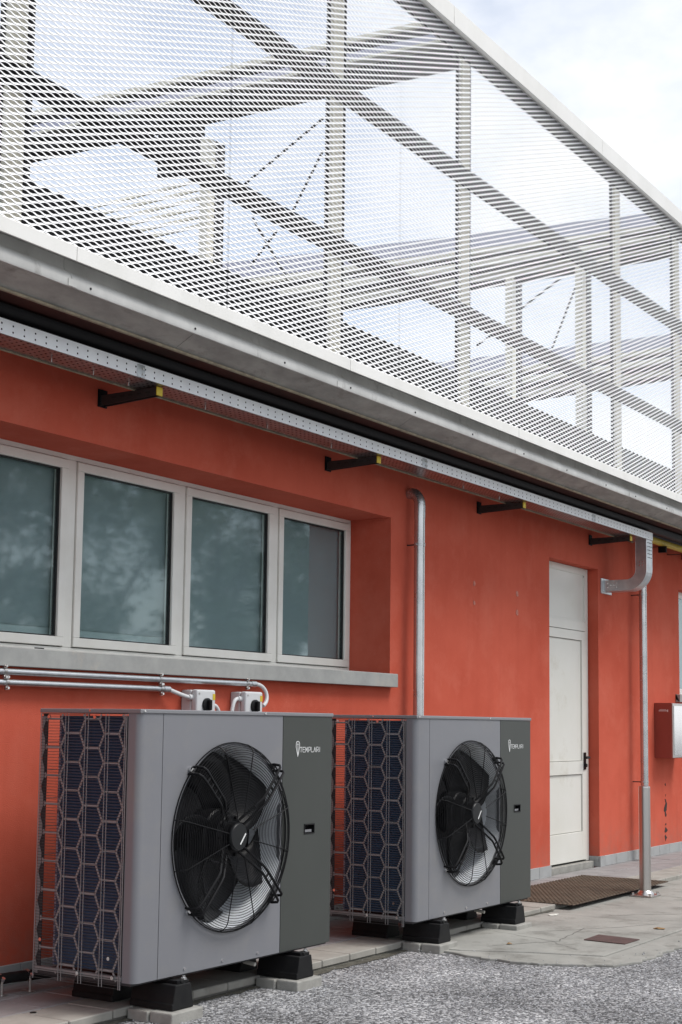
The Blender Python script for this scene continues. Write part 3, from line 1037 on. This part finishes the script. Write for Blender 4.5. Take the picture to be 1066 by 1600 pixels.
t = thing('yellow_pipe', (15, -.2, 3.14), 'yellow painted gas pipe under the eaves beyond the cable tray', 'pipe')
MB().tube([(13.05, -.2, 3.185), (19, -.2, 3.185)], .040, 16).build('pipe', 'yellow', t, smooth=True)
for xx in (13.9, 14.6, 16.0):
    MB().box(xx-.015, xx+.015, -.245, -.001, 3.14, 3.144).build('bracket', 'blackm', t)
    MB().box(xx-.015, xx+.015, -.242, -.16, 3.08, 3.139).build('bracket_leg', 'blackm', t)

# conduits
def conduit(z, x1, hose, lab, clamps):
    t = thing('conduit', (5.5, -.05, z), lab, 'conduit', 'steel conduits under the window sill')
    MB().tube([(3.2, -.05, z), (x1, -.05, z)], .016, 14).build('tube', 'galv', t, smooth=True)
    MB().tube([(x1-.03, -.05, z), (x1+.022, -.05, z)], .019, 14).build('coupling', 'galv', t, smooth=True)
    MB().tube(hose, .0125, 10).build('hose', 'boxgrey', t, smooth=True)
    for xc in clamps:
        c = MB()
        c.lathe((xc, -.05, z), [], 3) if False else None
        c.tube([(xc-.009, -.05, z), (xc+.009, -.05, z)], .0205, 14)
        c.box(xc-.008, xc+.008, -.06, -.048, z+.016, z+.036)
        c.box(xc-.008, xc+.008, -.06, -.048, z-.036, z-.016)
        c.tube([(xc, -.04, z), (xc, -.001, z)], .005, 6)
        c.build('clamp', 'steel', t, smooth=True)
        for s_ in (-1, 1):
            MB().tube([(xc, -.061, z+s_*.027), (xc, -.072, z+s_*.027)], .007, 6).build('screw', 'chrome', t)


def bez(p0, p1, p2, p3, n=14):
    p0, p1, p2, p3 = map(Vector, (p0, p1, p2, p3))
    return [tuple(p0*(1-u)**3+p1*3*u*(1-u)**2+p2*3*u*u*(1-u)+p3*u**3) for u in [i/n for i in range(n+1)]]


conduit(1.538, 7.10, bez((7.11, -.05, 1.538), (7.24, -.05, 1.545), (7.25, -.075, 1.44), (7.165, -.08, 1.405)), 'upper steel conduit under the sill, hose bending down to the right box', (5.02, 6.21, 7.03))
conduit(1.484, 6.27, bez((6.28, -.05, 1.484), (6.33, -.05, 1.475), (6.36, -.075, 1.455), (6.43, -.08, 1.443)), 'lower steel conduit under the sill, ending at the left box', (5.035, 6.22))

# switch boxes
sb = None
for i, (xb, lab) in enumerate(((6.462, 'grey isolator box with black knob at the end of the lower conduit'),
                               (6.933, 'grey isolator box with black knob fed by a curved hose on both sides'))):
    if sb is None:
        sb = thing('switch_box', (xb, -.02, 1.31), lab, 'switch box', 'isolator boxes above the nearer heat pump')
        MB().box(xb, xb+.172, -.075, -.001, 1.31, 1.486).build('back_box', 'boxgrey', sb, bevel=.008)
        MB().box(xb-.002, xb+.174, -.12, -.078, 1.308, 1.488).build('cover', 'boxgrey', sb, bevel=.010)
        MB().lathe((xb+.088, -.12, 1.40), [(.040, 0), (.040, -.012), (.034, -.015), (.001, -.015)], 24).build('dial', 'blackp', sb, smooth=True)
        MB().box(xb+.078, xb+.098, -.158, -.134, 1.37, 1.43).build('knob', 'blackp', sb, bevel=.004)
        MB().box(xb+.145, xb+.168, -.1215, -.1203, 1.43, 1.465).build('warning_label', 'ycap', sb)
        for zz in (1.40, 1.375):
            MB().box(xb+.13, xb+.14, -.1215, -.1203, zz, zz+.012).build('mark', 'gasket', sb)
        for xx, zz in ((.02, 1.465), (.02, 1.33), (.152, 1.33)):
            MB().tube([(xb+xx, -.1205, zz), (xb+xx, -.1225, zz)], .006, 8).build('screw', 'steel', sb)
        gl = MB()
        gl.tube([(xb-.001, -.08, 1.443), (xb-.03, -.08, 1.443)], .017, 10)
        gl.tube([(xb+.172, -.08, 1.40), (xb+.20, -.08, 1.40)], .017, 10)
        gl.build('cable_gland', 'boxgrey', sb, smooth=True)
    else:
        c = copy_tree(sb)
        c.location = (xb, -.02, 1.31)
        c['label'] = lab
for x0, s_, nm in ((6.662, 1, 'short grey hose dropping from the right side of the left isolator box'), (6.903, -1, 'grey hose curving down from the left side of the right isolator box')):
    MB().tube(bez((x0, -.08, 1.40 if s_ > 0 else 1.443), (x0+s_*.06, -.08, 1.40 if s_ > 0 else 1.443), (x0+s_*.075, -.085, 1.34), (x0+s_*.08, -.09, 1.10)), .0125, 10).build('flexible_hose', 'boxgrey', smooth=True, label=nm, cat='hose', group='flexible hoses at the isolator boxes')

# fire hose cabinet
t = thing('wall_cabinet', (14.4, -.1, .99), 'red metal hose cabinet with a glossy front, beside the far window', 'cabinet')
MB().box(14.15, 14.75, -.185, -.001, .99, 1.555).build('body', 'redbox', t, bevel=.004)
MB().box(14.155, 14.745, -.197, -.1855, .995, 1.55).build('front_frame', 'steel', t, bevel=.003)
MB().box(14.185, 14.72, -.202, -.1975, 1.02, 1.525).build('front_pane', 'chrome', t)
m = MB()
m.box(14.1485, 14.1498, -.145, -.05, 1.470, 1.476)
m.box(14.1485, 14.1498, -.15, -.142, 1.462, 1.486)
m.box(14.1485, 14.1498, -.13, -.06, 1.484, 1.487)
m.build('emblem', 'print', t)

# ================================================================== HEAT PUMP
UX, UY = 4.93, -1.02
W_, D_ = 1.58, .613
Z0, Z1, ZL = .14, 1.336, 1.356
hp = thing('heat_pump', (UX, UY, .12), 'nearer grey heat pump with big black fan, in front of the strip window', 'heat pump', 'heat pumps along the wall')
U = lambda x_, y_, z_: (UX+x_, UY+y_, z_)


class UB(MB):
    def build(s, *a, **k):
        s.v = [(p[0]+UX, p[1]+UY, p[2]) for p in s.v]
        return MB.build(s, *a, **k)


RC = .035
# corner panel with rounded edge
pr = [(0, .072), (0, RC)] + [(RC-RC*math.cos(R_(a)), RC-RC*math.sin(R_(a))) for a in (15, 30, 45, 60, 75)] + [(RC, 0), (.158, 0), (.158, .02), (RC+.02, .02), (.02, RC+.02), (.02, .072)]
UB().prism(pr, Z0, Z1, 'z').build('corner_panel', 'ugrey', hp, smooth=True)
# front panel with the fan opening
FCX, FCZ, FR = .690, .748, .440
fx0, fx1 = .162, 1.115
n = 96
m = UB()
ring_i, ring_o = [], []
for i in range(n):
    a = 2*math.pi*i/n+math.pi/4
    ca, sa = math.cos(a), math.sin(a)
    ring_i.append((FCX+FR*ca, FCZ+FR*sa))
    tx = ((fx1-FCX) if ca > 0 else (fx0-FCX))/ca if abs(ca) > 1e-6 else 1e9
    tz = ((Z1-FCZ) if sa > 0 else (Z0-FCZ))/sa if abs(sa) > 1e-6 else 1e9
    tt = min(tx, tz)
    ring_o.append((FCX+tt*ca, FCZ+tt*sa))
corner = [(fx1, Z1), (fx0, Z1), (fx0, Z0), (fx1, Z0)]
for i in range(n):
    j = (i+1) % n
    po = [ring_o[i]]
    for c in corner:
        # insert a corner lying between two boundary points
        def side(p): return (abs(p[0]-fx1) < 1e-6, abs(p[1]-Z1) < 1e-6, abs(p[0]-fx0) < 1e-6, abs(p[1]-Z0) < 1e-6)
        s1, s2 = side(ring_o[i]), side(ring_o[j])
        if not any(u and v_ for u, v_ in zip(s1, s2)):
            sc = side(c)
            if any(u and v_ for u, v_ in zip(s1, sc)) and any(u and v_ for u, v_ in zip(s2, sc)):
                po.append(c)
    po.append(ring_o[j])
    poly = [(p[0], 0, p[1]) for p in po]+[(ring_i[j][0], 0, ring_i[j][1]), (ring_i[i][0], 0, ring_i[i][1])]
    m.add(poly, [tuple(range(len(poly)))])
    a, b = ring_i[i], ring_i[j]
    m.add([(a[0], 0, a[1]), (b[0], 0, b[1]), (b[0], .012, b[1]), (a[0], .012, a[1])], [(0, 1, 2, 3)])
m.box(fx0, fx0+.012, .001, .02, Z0, Z1).box(fx1-.012, fx1, .001, .02, Z0, Z1)
fp = m.build('front_panel', 'ugrey', hp)
m = UB()
for xx in (.352, .638, .924):
    MB().tube([U(xx, 0, Z0+.022), U(xx, -.004, Z0+.022)], .007, 8).build('screw', 'chrome', fp)
# green panel with recessed grip
gx0, gx1 = 1.119, 1.578
sx0, sx1, sz0, sz1 = 1.327, 1.412, .728, .768
m = UB()
gy = -.001
X_ = [gx0, sx0, sx1, gx1]
Zs = [Z0, sz0, sz1, Z1]
for i in range(3):
    for j in range(3):
        if i == 1 and j == 1:
            continue
        m.add([(X_[i], gy, Zs[j]), (X_[i+1], gy, Zs[j]), (X_[i+1], gy, Zs[j+1]), (X_[i], gy, Zs[j+1])], [(0, 1, 2, 3)])
m.box(gx0, gx0+.01, gy+.0005, .02, Z0, Z1)
m.add([(gx1, gy, Z0), (gx1, gy, Z1), (gx1, .3, Z1), (gx1, .3, Z0)], [(0, 1, 2, 3)])
gp = m.build('service_panel', 'ugreen', hp, label='dark graphite green service panel with emblem and lettering')
m = UB()
for (a, b) in (((sx0, sz0), (sx1, sz0)), ((sx1, sz0), (sx1, sz1)), ((sx1, sz1), (sx0, sz1)), ((sx0, sz1), (sx0, sz0))):
    m.add([(a[0], gy, a[1]), (b[0], gy, b[1]), (b[0], .03, b[1]), (a[0], .03, a[1])], [(0, 1, 2, 3)])
m.add([(sx0, .03, sz0), (sx1, .03, sz0), (sx1, .03, sz1), (sx0, .03, sz1)], [(0, 1, 2, 3)])
m.build('grip_recess', 'blackp', gp)
UB().box(sx0+.012, sx1-.012, gy+.006, gy+.010, sz0+.003, sz0+.016).build('grip_lip', 'ulid', gp)
fr = UB()
fr.box(sx0-.006, sx1+.006, gy-.003, gy-.0004, sz0-.006, sz0).box(sx0-.006, sx1+.006, gy-.003, gy-.0004, sz1, sz1+.006)
fr.box(sx0-.006, sx0, gy-.003, gy-.0004, sz0, sz1).box(sx1, sx1+.006, gy-.003, gy-.0004, sz0, sz1)
fr.build('grip_frame', 'blackp', gp)


# lettering
def strokes(m, pts, x0, z0, sx, sz, w_):
    for a, b in zip(pts[:-1], pts[1:]):
        p = Vector((x0+a[0]*sx, z0+a[1]*sz))
        q = Vector((x0+b[0]*sx, z0+b[1]*sz))
        d = (q-p)
        if d.length < 1e-6:
            continue
        d.normalize()
        p -= d*w_*.4
        q += d*w_*.4
        nrm = Vector((-d.y, d.x))*w_/2
        c = [p-nrm, q-nrm, q+nrm, p+nrm]
        m.add([(u.x, gy-.0018, u.y) for u in c]+[(u.x, gy-.0004, u.y) for u in c], [(3, 2, 1, 0), (0, 1, 5, 4), (1, 2, 6, 5), (2, 3, 7, 6), (3, 0, 4, 7)])


GL = {'T': [[(0, 1), (1, 1)], [(.5, 1), (.5, 0)]], 'E': [[(1, 1), (.15, 1), (0, .85), (0, .15), (.15, 0), (1, 0)], [(0, .5), (.85, .5)]],
      'M': [[(0, 0), (.1, 1), (.5, .25), (.9, 1), (1, 0)]], 'P': [[(0, 0), (0, 1), (.85, 1), (1, .85), (1, .55), (.85, .4), (0, .4)]],
      'L': [[(0, 1), (0, .15), (.15, 0), (1, 0)]], 'A': [[(0, 0), (.5, 1), (1, 0)]], 'R': [[(0, 0), (0, 1), (.85, 1), (1, .85), (1, .55), (.85, .42), (0, .42)], [(.5, .42), (1, 0)]],
      'I': [[(.3, 0), (.3, 1)]]}
m = UB()
tx = 1.272
for ch in 'TEMPLARI':
    for stv in GL[ch]:
        strokes(m, stv, tx, 1.150, .019, .025, .0030)
    tx += .0255 if ch != 'M' else .0275
m.build('lettering', 'print', gp)
m = UB()
shield = [(.0, .62), (.02, .85), (.15, .97), (.4, 1.0), (.65, .97), (.8, .85), (.8, .62), (.62, .30), (.42, 0), (.22, .30), (0, .62)]
strokes(m, shield, 1.235, 1.128, .040, .078, .0042)
strokes(m, [(.42, .08), (.42, .82)], 1.235, 1.128, .040, .078, .004)
strokes(m, [(.2, .82), (.62, .82)], 1.235, 1.128, .040, .078, .003)
m.build('emblem', 'print', gp)

# lid, base, walls
UB().box(-.006, W_+.006, -.006, D_+.008, Z1+.0005, ZL).build('lid', 'ulid', hp, bevel=.004)
for xx in (.02, .95):
    MB().tube([U(xx, -.0055, ZL-.008), U(xx, -.010, ZL-.008)], .006, 8).build('screw', 'chrome', hp)
MB().tube([U(-.0055, .30, ZL-.008), U(-.010, .30, ZL-.008)], .006, 8).build('screw', 'chrome', hp)
UB().box(.004, W_-.004, .021, D_-.004, Z0-.012, Z0+.004).build('base_pan', 'inside', hp)
UB().box(.0, .028, .076, D_-.002, Z0+.0045, Z0+.024).build('bottom_rail', 'uside', hp, bevel=.003)
UB().box(W_-.018, W_-.003, .302, D_, Z0+.005, Z1-.002).build('side_panel', 'ugrey', hp)
UB().box(1.12, 1.135, .024, D_-.01, Z0+.006, Z1-.002).build('partition', 'inside', hp)
UB().box(1.136, W_-.02, D_-.018, D_-.004, Z0+.006, Z1-.002).build('rear_panel', 'ugrey', hp)

# coil : L shaped, ribbed
zc0, zc1 = Z0+.03, Z1-.012
m = UB()
nr = 84
cy0, cy1, cx = .09, .522, .045
prof = []
for k in range(nr):
    z = zc0+(zc1-zc0)*k/nr
    dz = (zc1-zc0)/nr
    prof += [(0, z), (-.006, z+dz*.3), (-.006, z+dz*.7)]
prof.append((0, zc1))
vs = []
base = len(m.v)
for (o_x, z) in prof:
    m.v += [(cx+o_x, cy0, z), (cx+o_x, cy1, z)]
for k in range(len(prof)-1):
    a = base+2*k
    m.f.append((a, a+1, a+3, a+2))
m.box(cx+.001, cx+.05, cy0, cy1, zc0, zc1)
m.build('coil', 'coil', hp)
UB().box(cx-.005, cx+.052, cy1+.0005, cy1+.012, zc0, zc1).build('coil_fin_edge', 'coiledge', hp)
UB().box(.34, 1.115, D_-.06, D_-.02, zc0, zc1).build('rear_coil', 'coil', hp)
UB().box(.004, .05, .078, .089, Z0+.03, Z1-.012).build('coil_frame', 'inside', hp)

# side guard
gy0, gy1, gz0, gz1 = .075, D_, .112, Z1-.002
gx = -.003
m = UB()
zz = gz0
while zz < gz1:
    m.box(gx-.0010, gx+.0010, gy0, gy1, zz-.0010, zz+.0010)
    zz += .01372
m.build('guard_wires', 'uwire', hp)
m = UB()
for yy in (.185, .203, .311, .329, .435, .453):
    m.box(gx-.0035, gx-.0014, yy-.0016, yy+.0016, gz0, gz1)
for yy in (gy0+.002, gy0+.012, gy1-.002):
    m.box(gx-.0035, gx-.0014, yy-.002, yy+.002, gz0-.004, gz1)
sg = m.build('side_guard', 'uside', hp, label='wire side guard with a hexagon pattern')


def hexbars(par):
    m = UB()
    ew, eh = .005, .066
    for c in range(0, 6):
        yc_ = .05+.12*c
        off = 0 if c % 2 == 0 else -.066
        z = gz1-.026+off+.132
        while z > gz0:
            segs = [((yc_-.0445, z), (yc_+.0445, z)), ((yc_+.0445, z), (yc_+.0755, z-.066)), ((yc_+.0755, z-.066), (yc_+.0445, z-.132))]
            for (a, b) in segs:
                a, b = Vector(a), Vector(b)
                # clip to the guard
                n_ = 6
                for k in range(n_):
                    p = a.lerp(b, k/n_)
                    q = a.lerp(b, (k+1)/n_)
                    mid = (p+q)/2
                    if not (gy0+.004 < mid.x < gy1-.035 and gz0+.03 < mid.y < gz1-.004):
                        continue
                    d = (q-p).normalized()
                    w_ = Vector((-d.y, d.x))*ew
                    cs = [p-w_, q-w_, q+w_, p+w_]
                    m.add([(gx+.0016, u.x, u.y) for u in cs]+[(gx+.004, u.x, u.y) for u in cs], [(0, 1, 2, 3), (7, 6, 5, 4), (0, 4, 5, 1), (2, 6, 7, 3)])
            z -= .132
    return m.build('hexagon_bars', 'uside', par)


hexbars(sg)
# corner plate with triangular notches and the dark corner post behind it
m = UB()
z = gz0+.02
while z+.132 < gz1:
    yR, yL = D_-.022, D_
    tri = .042
    poly = [(yL, z), (yR, z), (yR, z+.066-tri), (yL-.005, z+.066), (yR, z+.066+tri), (yR, z+.132), (yL, z+.132)]
    m.prism(poly, .0025, .004, 'x')
    z += .132
m.build('corner_plate', 'uside', sg)
UB().box(.010, .016, D_-.030, D_-.002, gz0+.03, gz1).build('corner_post', 'inside', sg)
for yy, zz in ((D_-.057, 1.318), (.268, 1.318), (D_-.045, .288), (.145, .24), (.33, .158), (.12, .158)):
    MB().lathe(U(gx-.004, yy, zz), [], 3) if False else None
    MB().tube([U(gx-.0036, yy, zz), U(gx-.009, yy, zz)], .0085, 10).build('guard_bolt', 'chrome', sg)
# rear guard wires at the near corner
m = UB()
zz = gz0+.03
while zz < gz1:
    m.box(.0, .33, D_-.001, D_+.0015, zz-.0013, zz+.0013)
    zz += .132
m.box(.325, .329, D_-.001, D_+.002, gz0+.03, gz1)
m.build('rear_guard', 'uside', hp)

# fan
fan = UB()
c = (FCX, 0, FCZ)
fan.lathe(c, [(FR-.0005, .0005), (FR-.008, .02), (FR-.018, .06), (FR-.02, .20)], 72)
fo = fan.build('fan', 'shroud', hp, smooth=True, label='large axial fan behind a round black wire guard')
UB().lathe(c, [(FR-.02, .20), (FR+.03, .20), (FR+.03, .205), (FR-.02, .205)], 48).build('shroud_flange', 'inside', fo)
UB().lathe(c, [(FR+.02, .21), (.001, .215)], 32).build('fan_chamber', 'inside', fo)
m = UB()
m.lathe(c, [(.001, .062), (.125, .062), (.132, .07), (.135, .17), (.001, .17)], 32)
m.build('rotor', 'blackp', fo, smooth=True)
for k in range(5):
    m = UB()
    a0 = 2*math.pi*k/5+.384
    nr_, nc_ = 7, 6
    base = len(m.v)
    for i in range(nr_):
        f = i/(nr_-1)
        R1 = .125+f*(FR-.03-.125)
        sweep = .55*f*f
        half = (.33+.02*f)
        for j in range(nc_):
            g = j/(nc_-1)
            a = a0+sweep+(g-.5)*2*half
            y_ = .040+.10*(g)+.015*math.sin(g*3.14)
            m.v.append((c[0]+R1*math.cos(a), y_, c[2]+R1*math.sin(a)))
    for i in range(nr_-1):
        for j in range(nc_-1):
            a = base+i*nc_+j
            m.f.append((a, a+1, a+1+nc_, a+nc_))
    b_ = m.build('fan_blade', 'blackp', fo, smooth=True)
    sd_ = b_.modifiers.new('thick', 'SOLIDIFY')
    sd_.thickness = .005
# guard
m = UB()


def dome(R1):
    # depth of the guard at radius R1 (negative y = towards the viewer)
    if R1 > .40:
        t_ = (R1-.40)/(.455-.40)
        return -.052*math.sqrt(max(0, 1-t_*t_))-.005
    return -.057-.004*(1-(R1/.40))


Rl = [.118+.0128*i for i in range(23)]
for R1 in Rl:
    m.ring((c[0], dome(R1), c[2]), R1, .0017, 72, 4)
for t_ in (.15, .35, .55, .72, .86, .96):
    R1 = .40+.055*t_
    m.ring((c[0], dome(R1), c[2]), R1, .0020, 72, 4)
m.ring((c[0], -.005, c[2]), .455, .003, 72, 4)
for k in range(12):
    a = 2*math.pi*(k+.5)/12 + .04
    if abs((math.degrees(a) % 90)-45) < 8:
        continue
    pts = []
    for R1 in (.455, .453, .445, .43, .415, .40, .33, .25, .17, .10):
        pts.append((c[0]+R1*math.cos(a), dome(R1)-.003, c[2]+R1*math.sin(a)))
    m.tube(pts, .0028, 5)
m.build('fan_guard', 'blackm', fo)
for k in range(4):
    a = math.pi/4+k*math.pi/2
    er = Vector((math.cos(a), 0, math.sin(a)))
    et = Vector((-math.sin(a), 0, math.cos(a)))
    m = UB()
    for s_ in (-1, 1):
        def pt(R1, d_, w_):
            return tuple(Vector(c)+er*R1+et*w_*s_+Vector((0, d_, 0)))
        m.tube([pt(.458, -.002, .022), pt(.464, -.03, .022), pt(.458, -.066, .022), pt(.445, -.076, .021), pt(.40, -.079, .019), pt(.26, -.080, .017), pt(.235, -.077, .017), pt(.09, -.012, .02)], .0066, 8)
    for R1, d_ in ((.464, -.03), (.40, -.079), (.36, -.079), (.32, -.0795), (.28, -.080)):
        m.tube([tuple(Vector(c)+er*R1+et*.02*q+Vector((0, d_, 0))) for q in (-1, 1)], .0035, 6)
    m.build('support_arm', 'blackm', fo, smooth=True)
    p = Vector(c)+er*.468
    UB().tube([tuple(p+Vector((0, -.001, 0))), tuple(p+Vector((0, -.016, 0)))], .013, 8).build('arm_bolt', 'chrome' if k in (1, 2) else 'blackm', fo)
m = UB()
m.lathe(c, [(.001, .062), (.100, .062), (.106, .055), (.106, .01), (.098, .0), (.070, -.004), (.070, -.042), (.001, -.042)], 40)
for k in range(10):
    a = 2*math.pi*k/10
    m.tube([(c[0]+.094*math.cos(a), .03, c[2]+.094*math.sin(a)), (c[0]+.094*math.cos(a), -.012, c[2]+.094*math.sin(a))], .009, 6)
m.build('motor', 'blackp', fo, smooth=True)
m = UB()
m.lathe(c, [(.0675, -.0425), (.066, -.050), (.062, -.054), (.001, -.055)], 40)
hubo = m.build('hub_cap', 'hub', fo, smooth=True)
m = UB()
a, b = Vector((c[0]+.004, c[2]-.036)), Vector((c[0]+.046, c[2]+.014))
d = (b-a).normalized()
n_ = Vector((-d.y, d.x))*.0036
cs = [a-n_, b-n_, b+n_, a+n_]
m.add([(u.x, -.0568, u.y) for u in cs]+[(u.x, -.0552, u.y) for u in cs], [(0, 1, 2, 3), (0, 4, 5, 1), (1, 5, 6, 2), (2, 6, 7, 3), (3, 7, 4, 0)])
m.build('hub_stripe', 'print', hubo)
UB().tube([(.95, .10, Z0-.032), (.95, .03, Z0-.040)], .010, 10).build('drain_spout', 'kerb', hp, smooth=True)

hp2 = copy_tree(hp)
hp2.location = (UX+2.505, UY+.0, .12)
hp2['label'] = 'farther grey heat pump with black fan, next to the white door'

# feet and blocks
ft = None
feet = [(5.195, 'front rubber foot under the left end of the nearer heat pump'), (6.185, 'front rubber foot under the right end of the nearer heat pump'),
        (7.675, 'front rubber foot under the left end of the farther heat pump'), (8.715, 'front rubber foot under the right end of the farther heat pump')]
blab = ['under the leftmost rubber foot', 'under the second rubber foot from the left', 'under the third rubber foot from the left', 'under the rubber foot nearest the white door']
for i, (xf, lab) in enumerate(feet):
    if ft is None:
        ft = thing('rubber_foot', (xf, -.8, .001), lab, 'rubber foot', 'black rubber feet under the heat pumps')
        m = MB()
        m.prism([(xf-.072, .001), (xf+.080, .001), (xf+.080, .028), (xf+.074, .032), (xf+.058, .112), (xf-.050, .112), (xf-.066, .032), (xf-.072, .028)], -1.085, -.83, 'y')
        m.build('bar', 'rubber', ft, bevel=.006)
        MB().box(xf-.022, xf+.022, -1.07, -.84, .1125, .127).build('channel', 'blackm', ft)
        MB().box(xf+.0, xf+.055, -1.075, -1.03, .1125, .1272).build('clamp_plate', 'rubber', ft, bevel=.003)
        MB().tube([(xf+.028, -1.066, .112), (xf+.028, -1.066, .145)], .008, 8).build('bolt', 'chrome', ft)
        MB().tube([(xf+.028, -1.066, .1275), (xf+.028, -1.066, .136)], .014, 6).build('nut', 'chrome', ft)
    else:
        cc = copy_tree(ft)
        cc.location = (xf, -.8, .001)
        cc['label'] = lab
    rear = copy_tree(ft)
    rear.location = (xf, -.8+.36, .001)
    rear['label'] = lab.replace('front rubber foot', 'shaded rear rubber foot')
    for k in range(2):
        y0, y1 = ((-1.115, -.985), (-.980, -.86))[k]
        jx = (.004, -.006)[k]
        MB().box(xf-.115+jx, xf+.112+jx, y0, y1, ZG-.012, -.0008-(.002 if k else 0)).build('concrete_block', 'concrete', bevel=.007,
            label='grey concrete paver, %s of the pair %s' % (('front one', 'rear one')[k], blab[i]), cat='block', group='concrete pavers under the feet')

# black pipe on stands at the left
MB().tube([(4.45, -.165, .075), (5.0, -.185, .075), (5.5, -.30, .075), (5.9, -.42, .085)], .026, 14).build('insulated_pipe', 'rubber', smooth=True, label='black insulated pipe running low behind the nearer heat pump', cat='pipe')
MB().box(4.95, 5.5, -.32, -.17, .082, .1).build('pipe_cover', 'rubber', label='flat dark cover strip beside the black insulated pipe', cat='strip') if False else None
for xx, yy, lab in ((4.93, -.175, 'small steel pipe stand at the left edge of the picture'), (5.09, -.20, 'small steel pipe stand at the corner of the nearer heat pump')):
    t = thing('pipe_stand', (xx, yy, 0), lab, 'pipe stand', 'steel stands under the black pipe')
    MB().box(xx-.02, xx+.02, yy-.05, yy+.02, .0005, .004).build('foot_plate', 'steel', t)
    MB().tube([(xx, yy-.03, .004), (xx, yy-.03, .07)], .006, 8).build('rod', 'steel', t)
    MB().tube([(xx-.008, yy, .075), (xx+.008, yy, .075)], .030, 14).build('pipe_clip', 'steel', t, smooth=True)
    MB().tube([(xx, yy-.03, .07), (xx, yy-.04, .085)], .010, 6).build('nut', 'chrome', t)
MB().lathe((4.748, -.594, .0012), [(.016, 0), (.013, .001), (.001, .0012)], 14, 'z').build('drain_plug', 'rubber', label='small round black plug in the paving at bottom left', cat='plug')

# mat
t = thing('door_mat', (10.8, -.6, .004), 'brown ribbed grid mat lying in front of the white door', 'mat')
MB().box(9.80, 11.80, -.985, -.20, .0005, .003).build('mat_base', 'rust', t)
m = MB()
k = 0
yy = -.985
while yy < -.212:
    m.box(9.80, 11.80, yy, yy+.014, .0031, .0070)
    yy += .036
xx = 9.80
while xx < 11.8:
    m.box(xx, xx+.016, -.985, -.20, .0033, .0095)
    xx += .06
m.build('mat_grid', 'mat', t)

# cover plate, leaf, scraps
MB().prism([(8.485, -1.635), (8.747, -1.625), (8.712, -1.915), (8.475, -1.91)], -.0318, -.026, 'z').build('cover_plate', 'rust', label='small square rusty cover plate set in the concrete', cat='cover', bevel=.001)
def scrap(x_, y_, r_, nm, mat, lab, cat, z_=-.032):
    m = MB()
    n_ = 9
    cen = (x_, y_, z_+.012)
    pts = [(x_+r_*rr.uniform(.5, 1.1)*math.cos(6.283*i/n_), y_+r_*rr.uniform(.4, 1)*math.sin(6.283*i/n_), z_+rr.uniform(.001, .01)) for i in range(n_)]
    m.add([cen]+pts, [(0, 1+i, 1+(i+1) % n_) for i in range(n_)])
    o = m.build(nm, mat, label=lab, cat=cat)
    o.modifiers.new('thick', 'SOLIDIFY').thickness = .0015
scrap(9.46, -.99, .045, 'paper_scrap', 'paper', 'pale crumpled paper scrap beside the kerb at the mat corner', 'paper')
scrap(9.26, -1.84, .05, 'dry_leaf', 'leafdry', 'dry brown leaf on the concrete near the right edge', 'leaf')
scrap(8.05, -1.33, .028, 'dry_leaf', 'leafdry', 'small dark leaf on the concrete right of the farther pump', 'leaf')

# ================================================================== TREES OPPOSITE (mirrored in the window panes)
def tree(xt, yt, ht, rad, seed, lab, nleaf=5200):
    r_ = random.Random(seed)
    t = thing('tree', (xt, yt, ZG), lab, 'tree', 'trees mirrored in the window panes')
    m = MB()
    th = ht*.34
    m.tube([(xt, yt, ZG-.1), (xt+.05, yt, th*.5), (xt+.02, yt+.05, th), (xt, yt, ht*.75)], [.24, .19, .15, .05], 10)
    cl = []
    for k in range(9):
        a = r_.uniform(0, 6.28)
        z0 = th*r_.uniform(.75, 1.3)
        e = (xt+rad*.75*math.cos(a), yt+rad*.75*math.sin(a), z0+ht*r_.uniform(.15, .4))
        m.tube([(xt, yt, z0), (xt+rad*.3*math.cos(a), yt+rad*.3*math.sin(a), z0+ht*.1), e], [.09, .06, .02], 6)
    m.build('trunk', 'bark', t, smooth=True)
    for k in range(34):
        a = r_.uniform(0, 6.28)
        q = r_.random()**.5*rad
        z = r_.uniform(.26, .97)*ht
        sh = math.sin(math.pi*min(1, max(0.05, (z/ht-.18)/.86)))**.6
        cl.append((xt+q*sh*math.cos(a), yt+q*sh*math.sin(a), z, r_.uniform(.5, 1.0)*rad*.36))
    lf_ = MB()
    for i in range(nleaf):
        cx_, cy_, cz_, cr_ = r_.choice(cl)
        v_ = Vector((r_.gauss(0, 1), r_.gauss(0, 1), r_.gauss(0, .8)))
        v_ = v_.normalized()*cr_*r_.random()**.45
        p = Vector((cx_, cy_, cz_))+v_
        u = Vector((r_.gauss(0, 1), r_.gauss(0, 1), r_.gauss(0, .6))).normalized()
        q = u.orthogonal().normalized()
        s = r_.uniform(.12, .22)
        lf_.add([p-u*s, p+q*s*.5, p+u*s, p-q*s*.5], [(0, 1, 2, 3)])
    lf_.build('crown', 'leaf', t)


tree(30, -31, 15, 5.0, 21, 'x', 9000)
proto = [o for o in COL.objects if o.name.startswith('tree') and o.type == 'EMPTY'][0]
nmz = ['first', 'second', 'third', 'fourth', 'fifth', 'sixth', 'seventh', 'eighth']
for i in range(8):
    tt = proto if i == 0 else copy_tree(proto)
    tt.location = (22+i*6.4, -31-(i % 2)*2.2, ZG)
    tt.rotation_euler = (0, 0, i*1.3)
    tt.scale = (1, 1, 1+.06*((i*5) % 3-1))
    tt['label'] = 'green leafy tree across the yard, %s in the row mirrored in the window panes' % nmz[i]
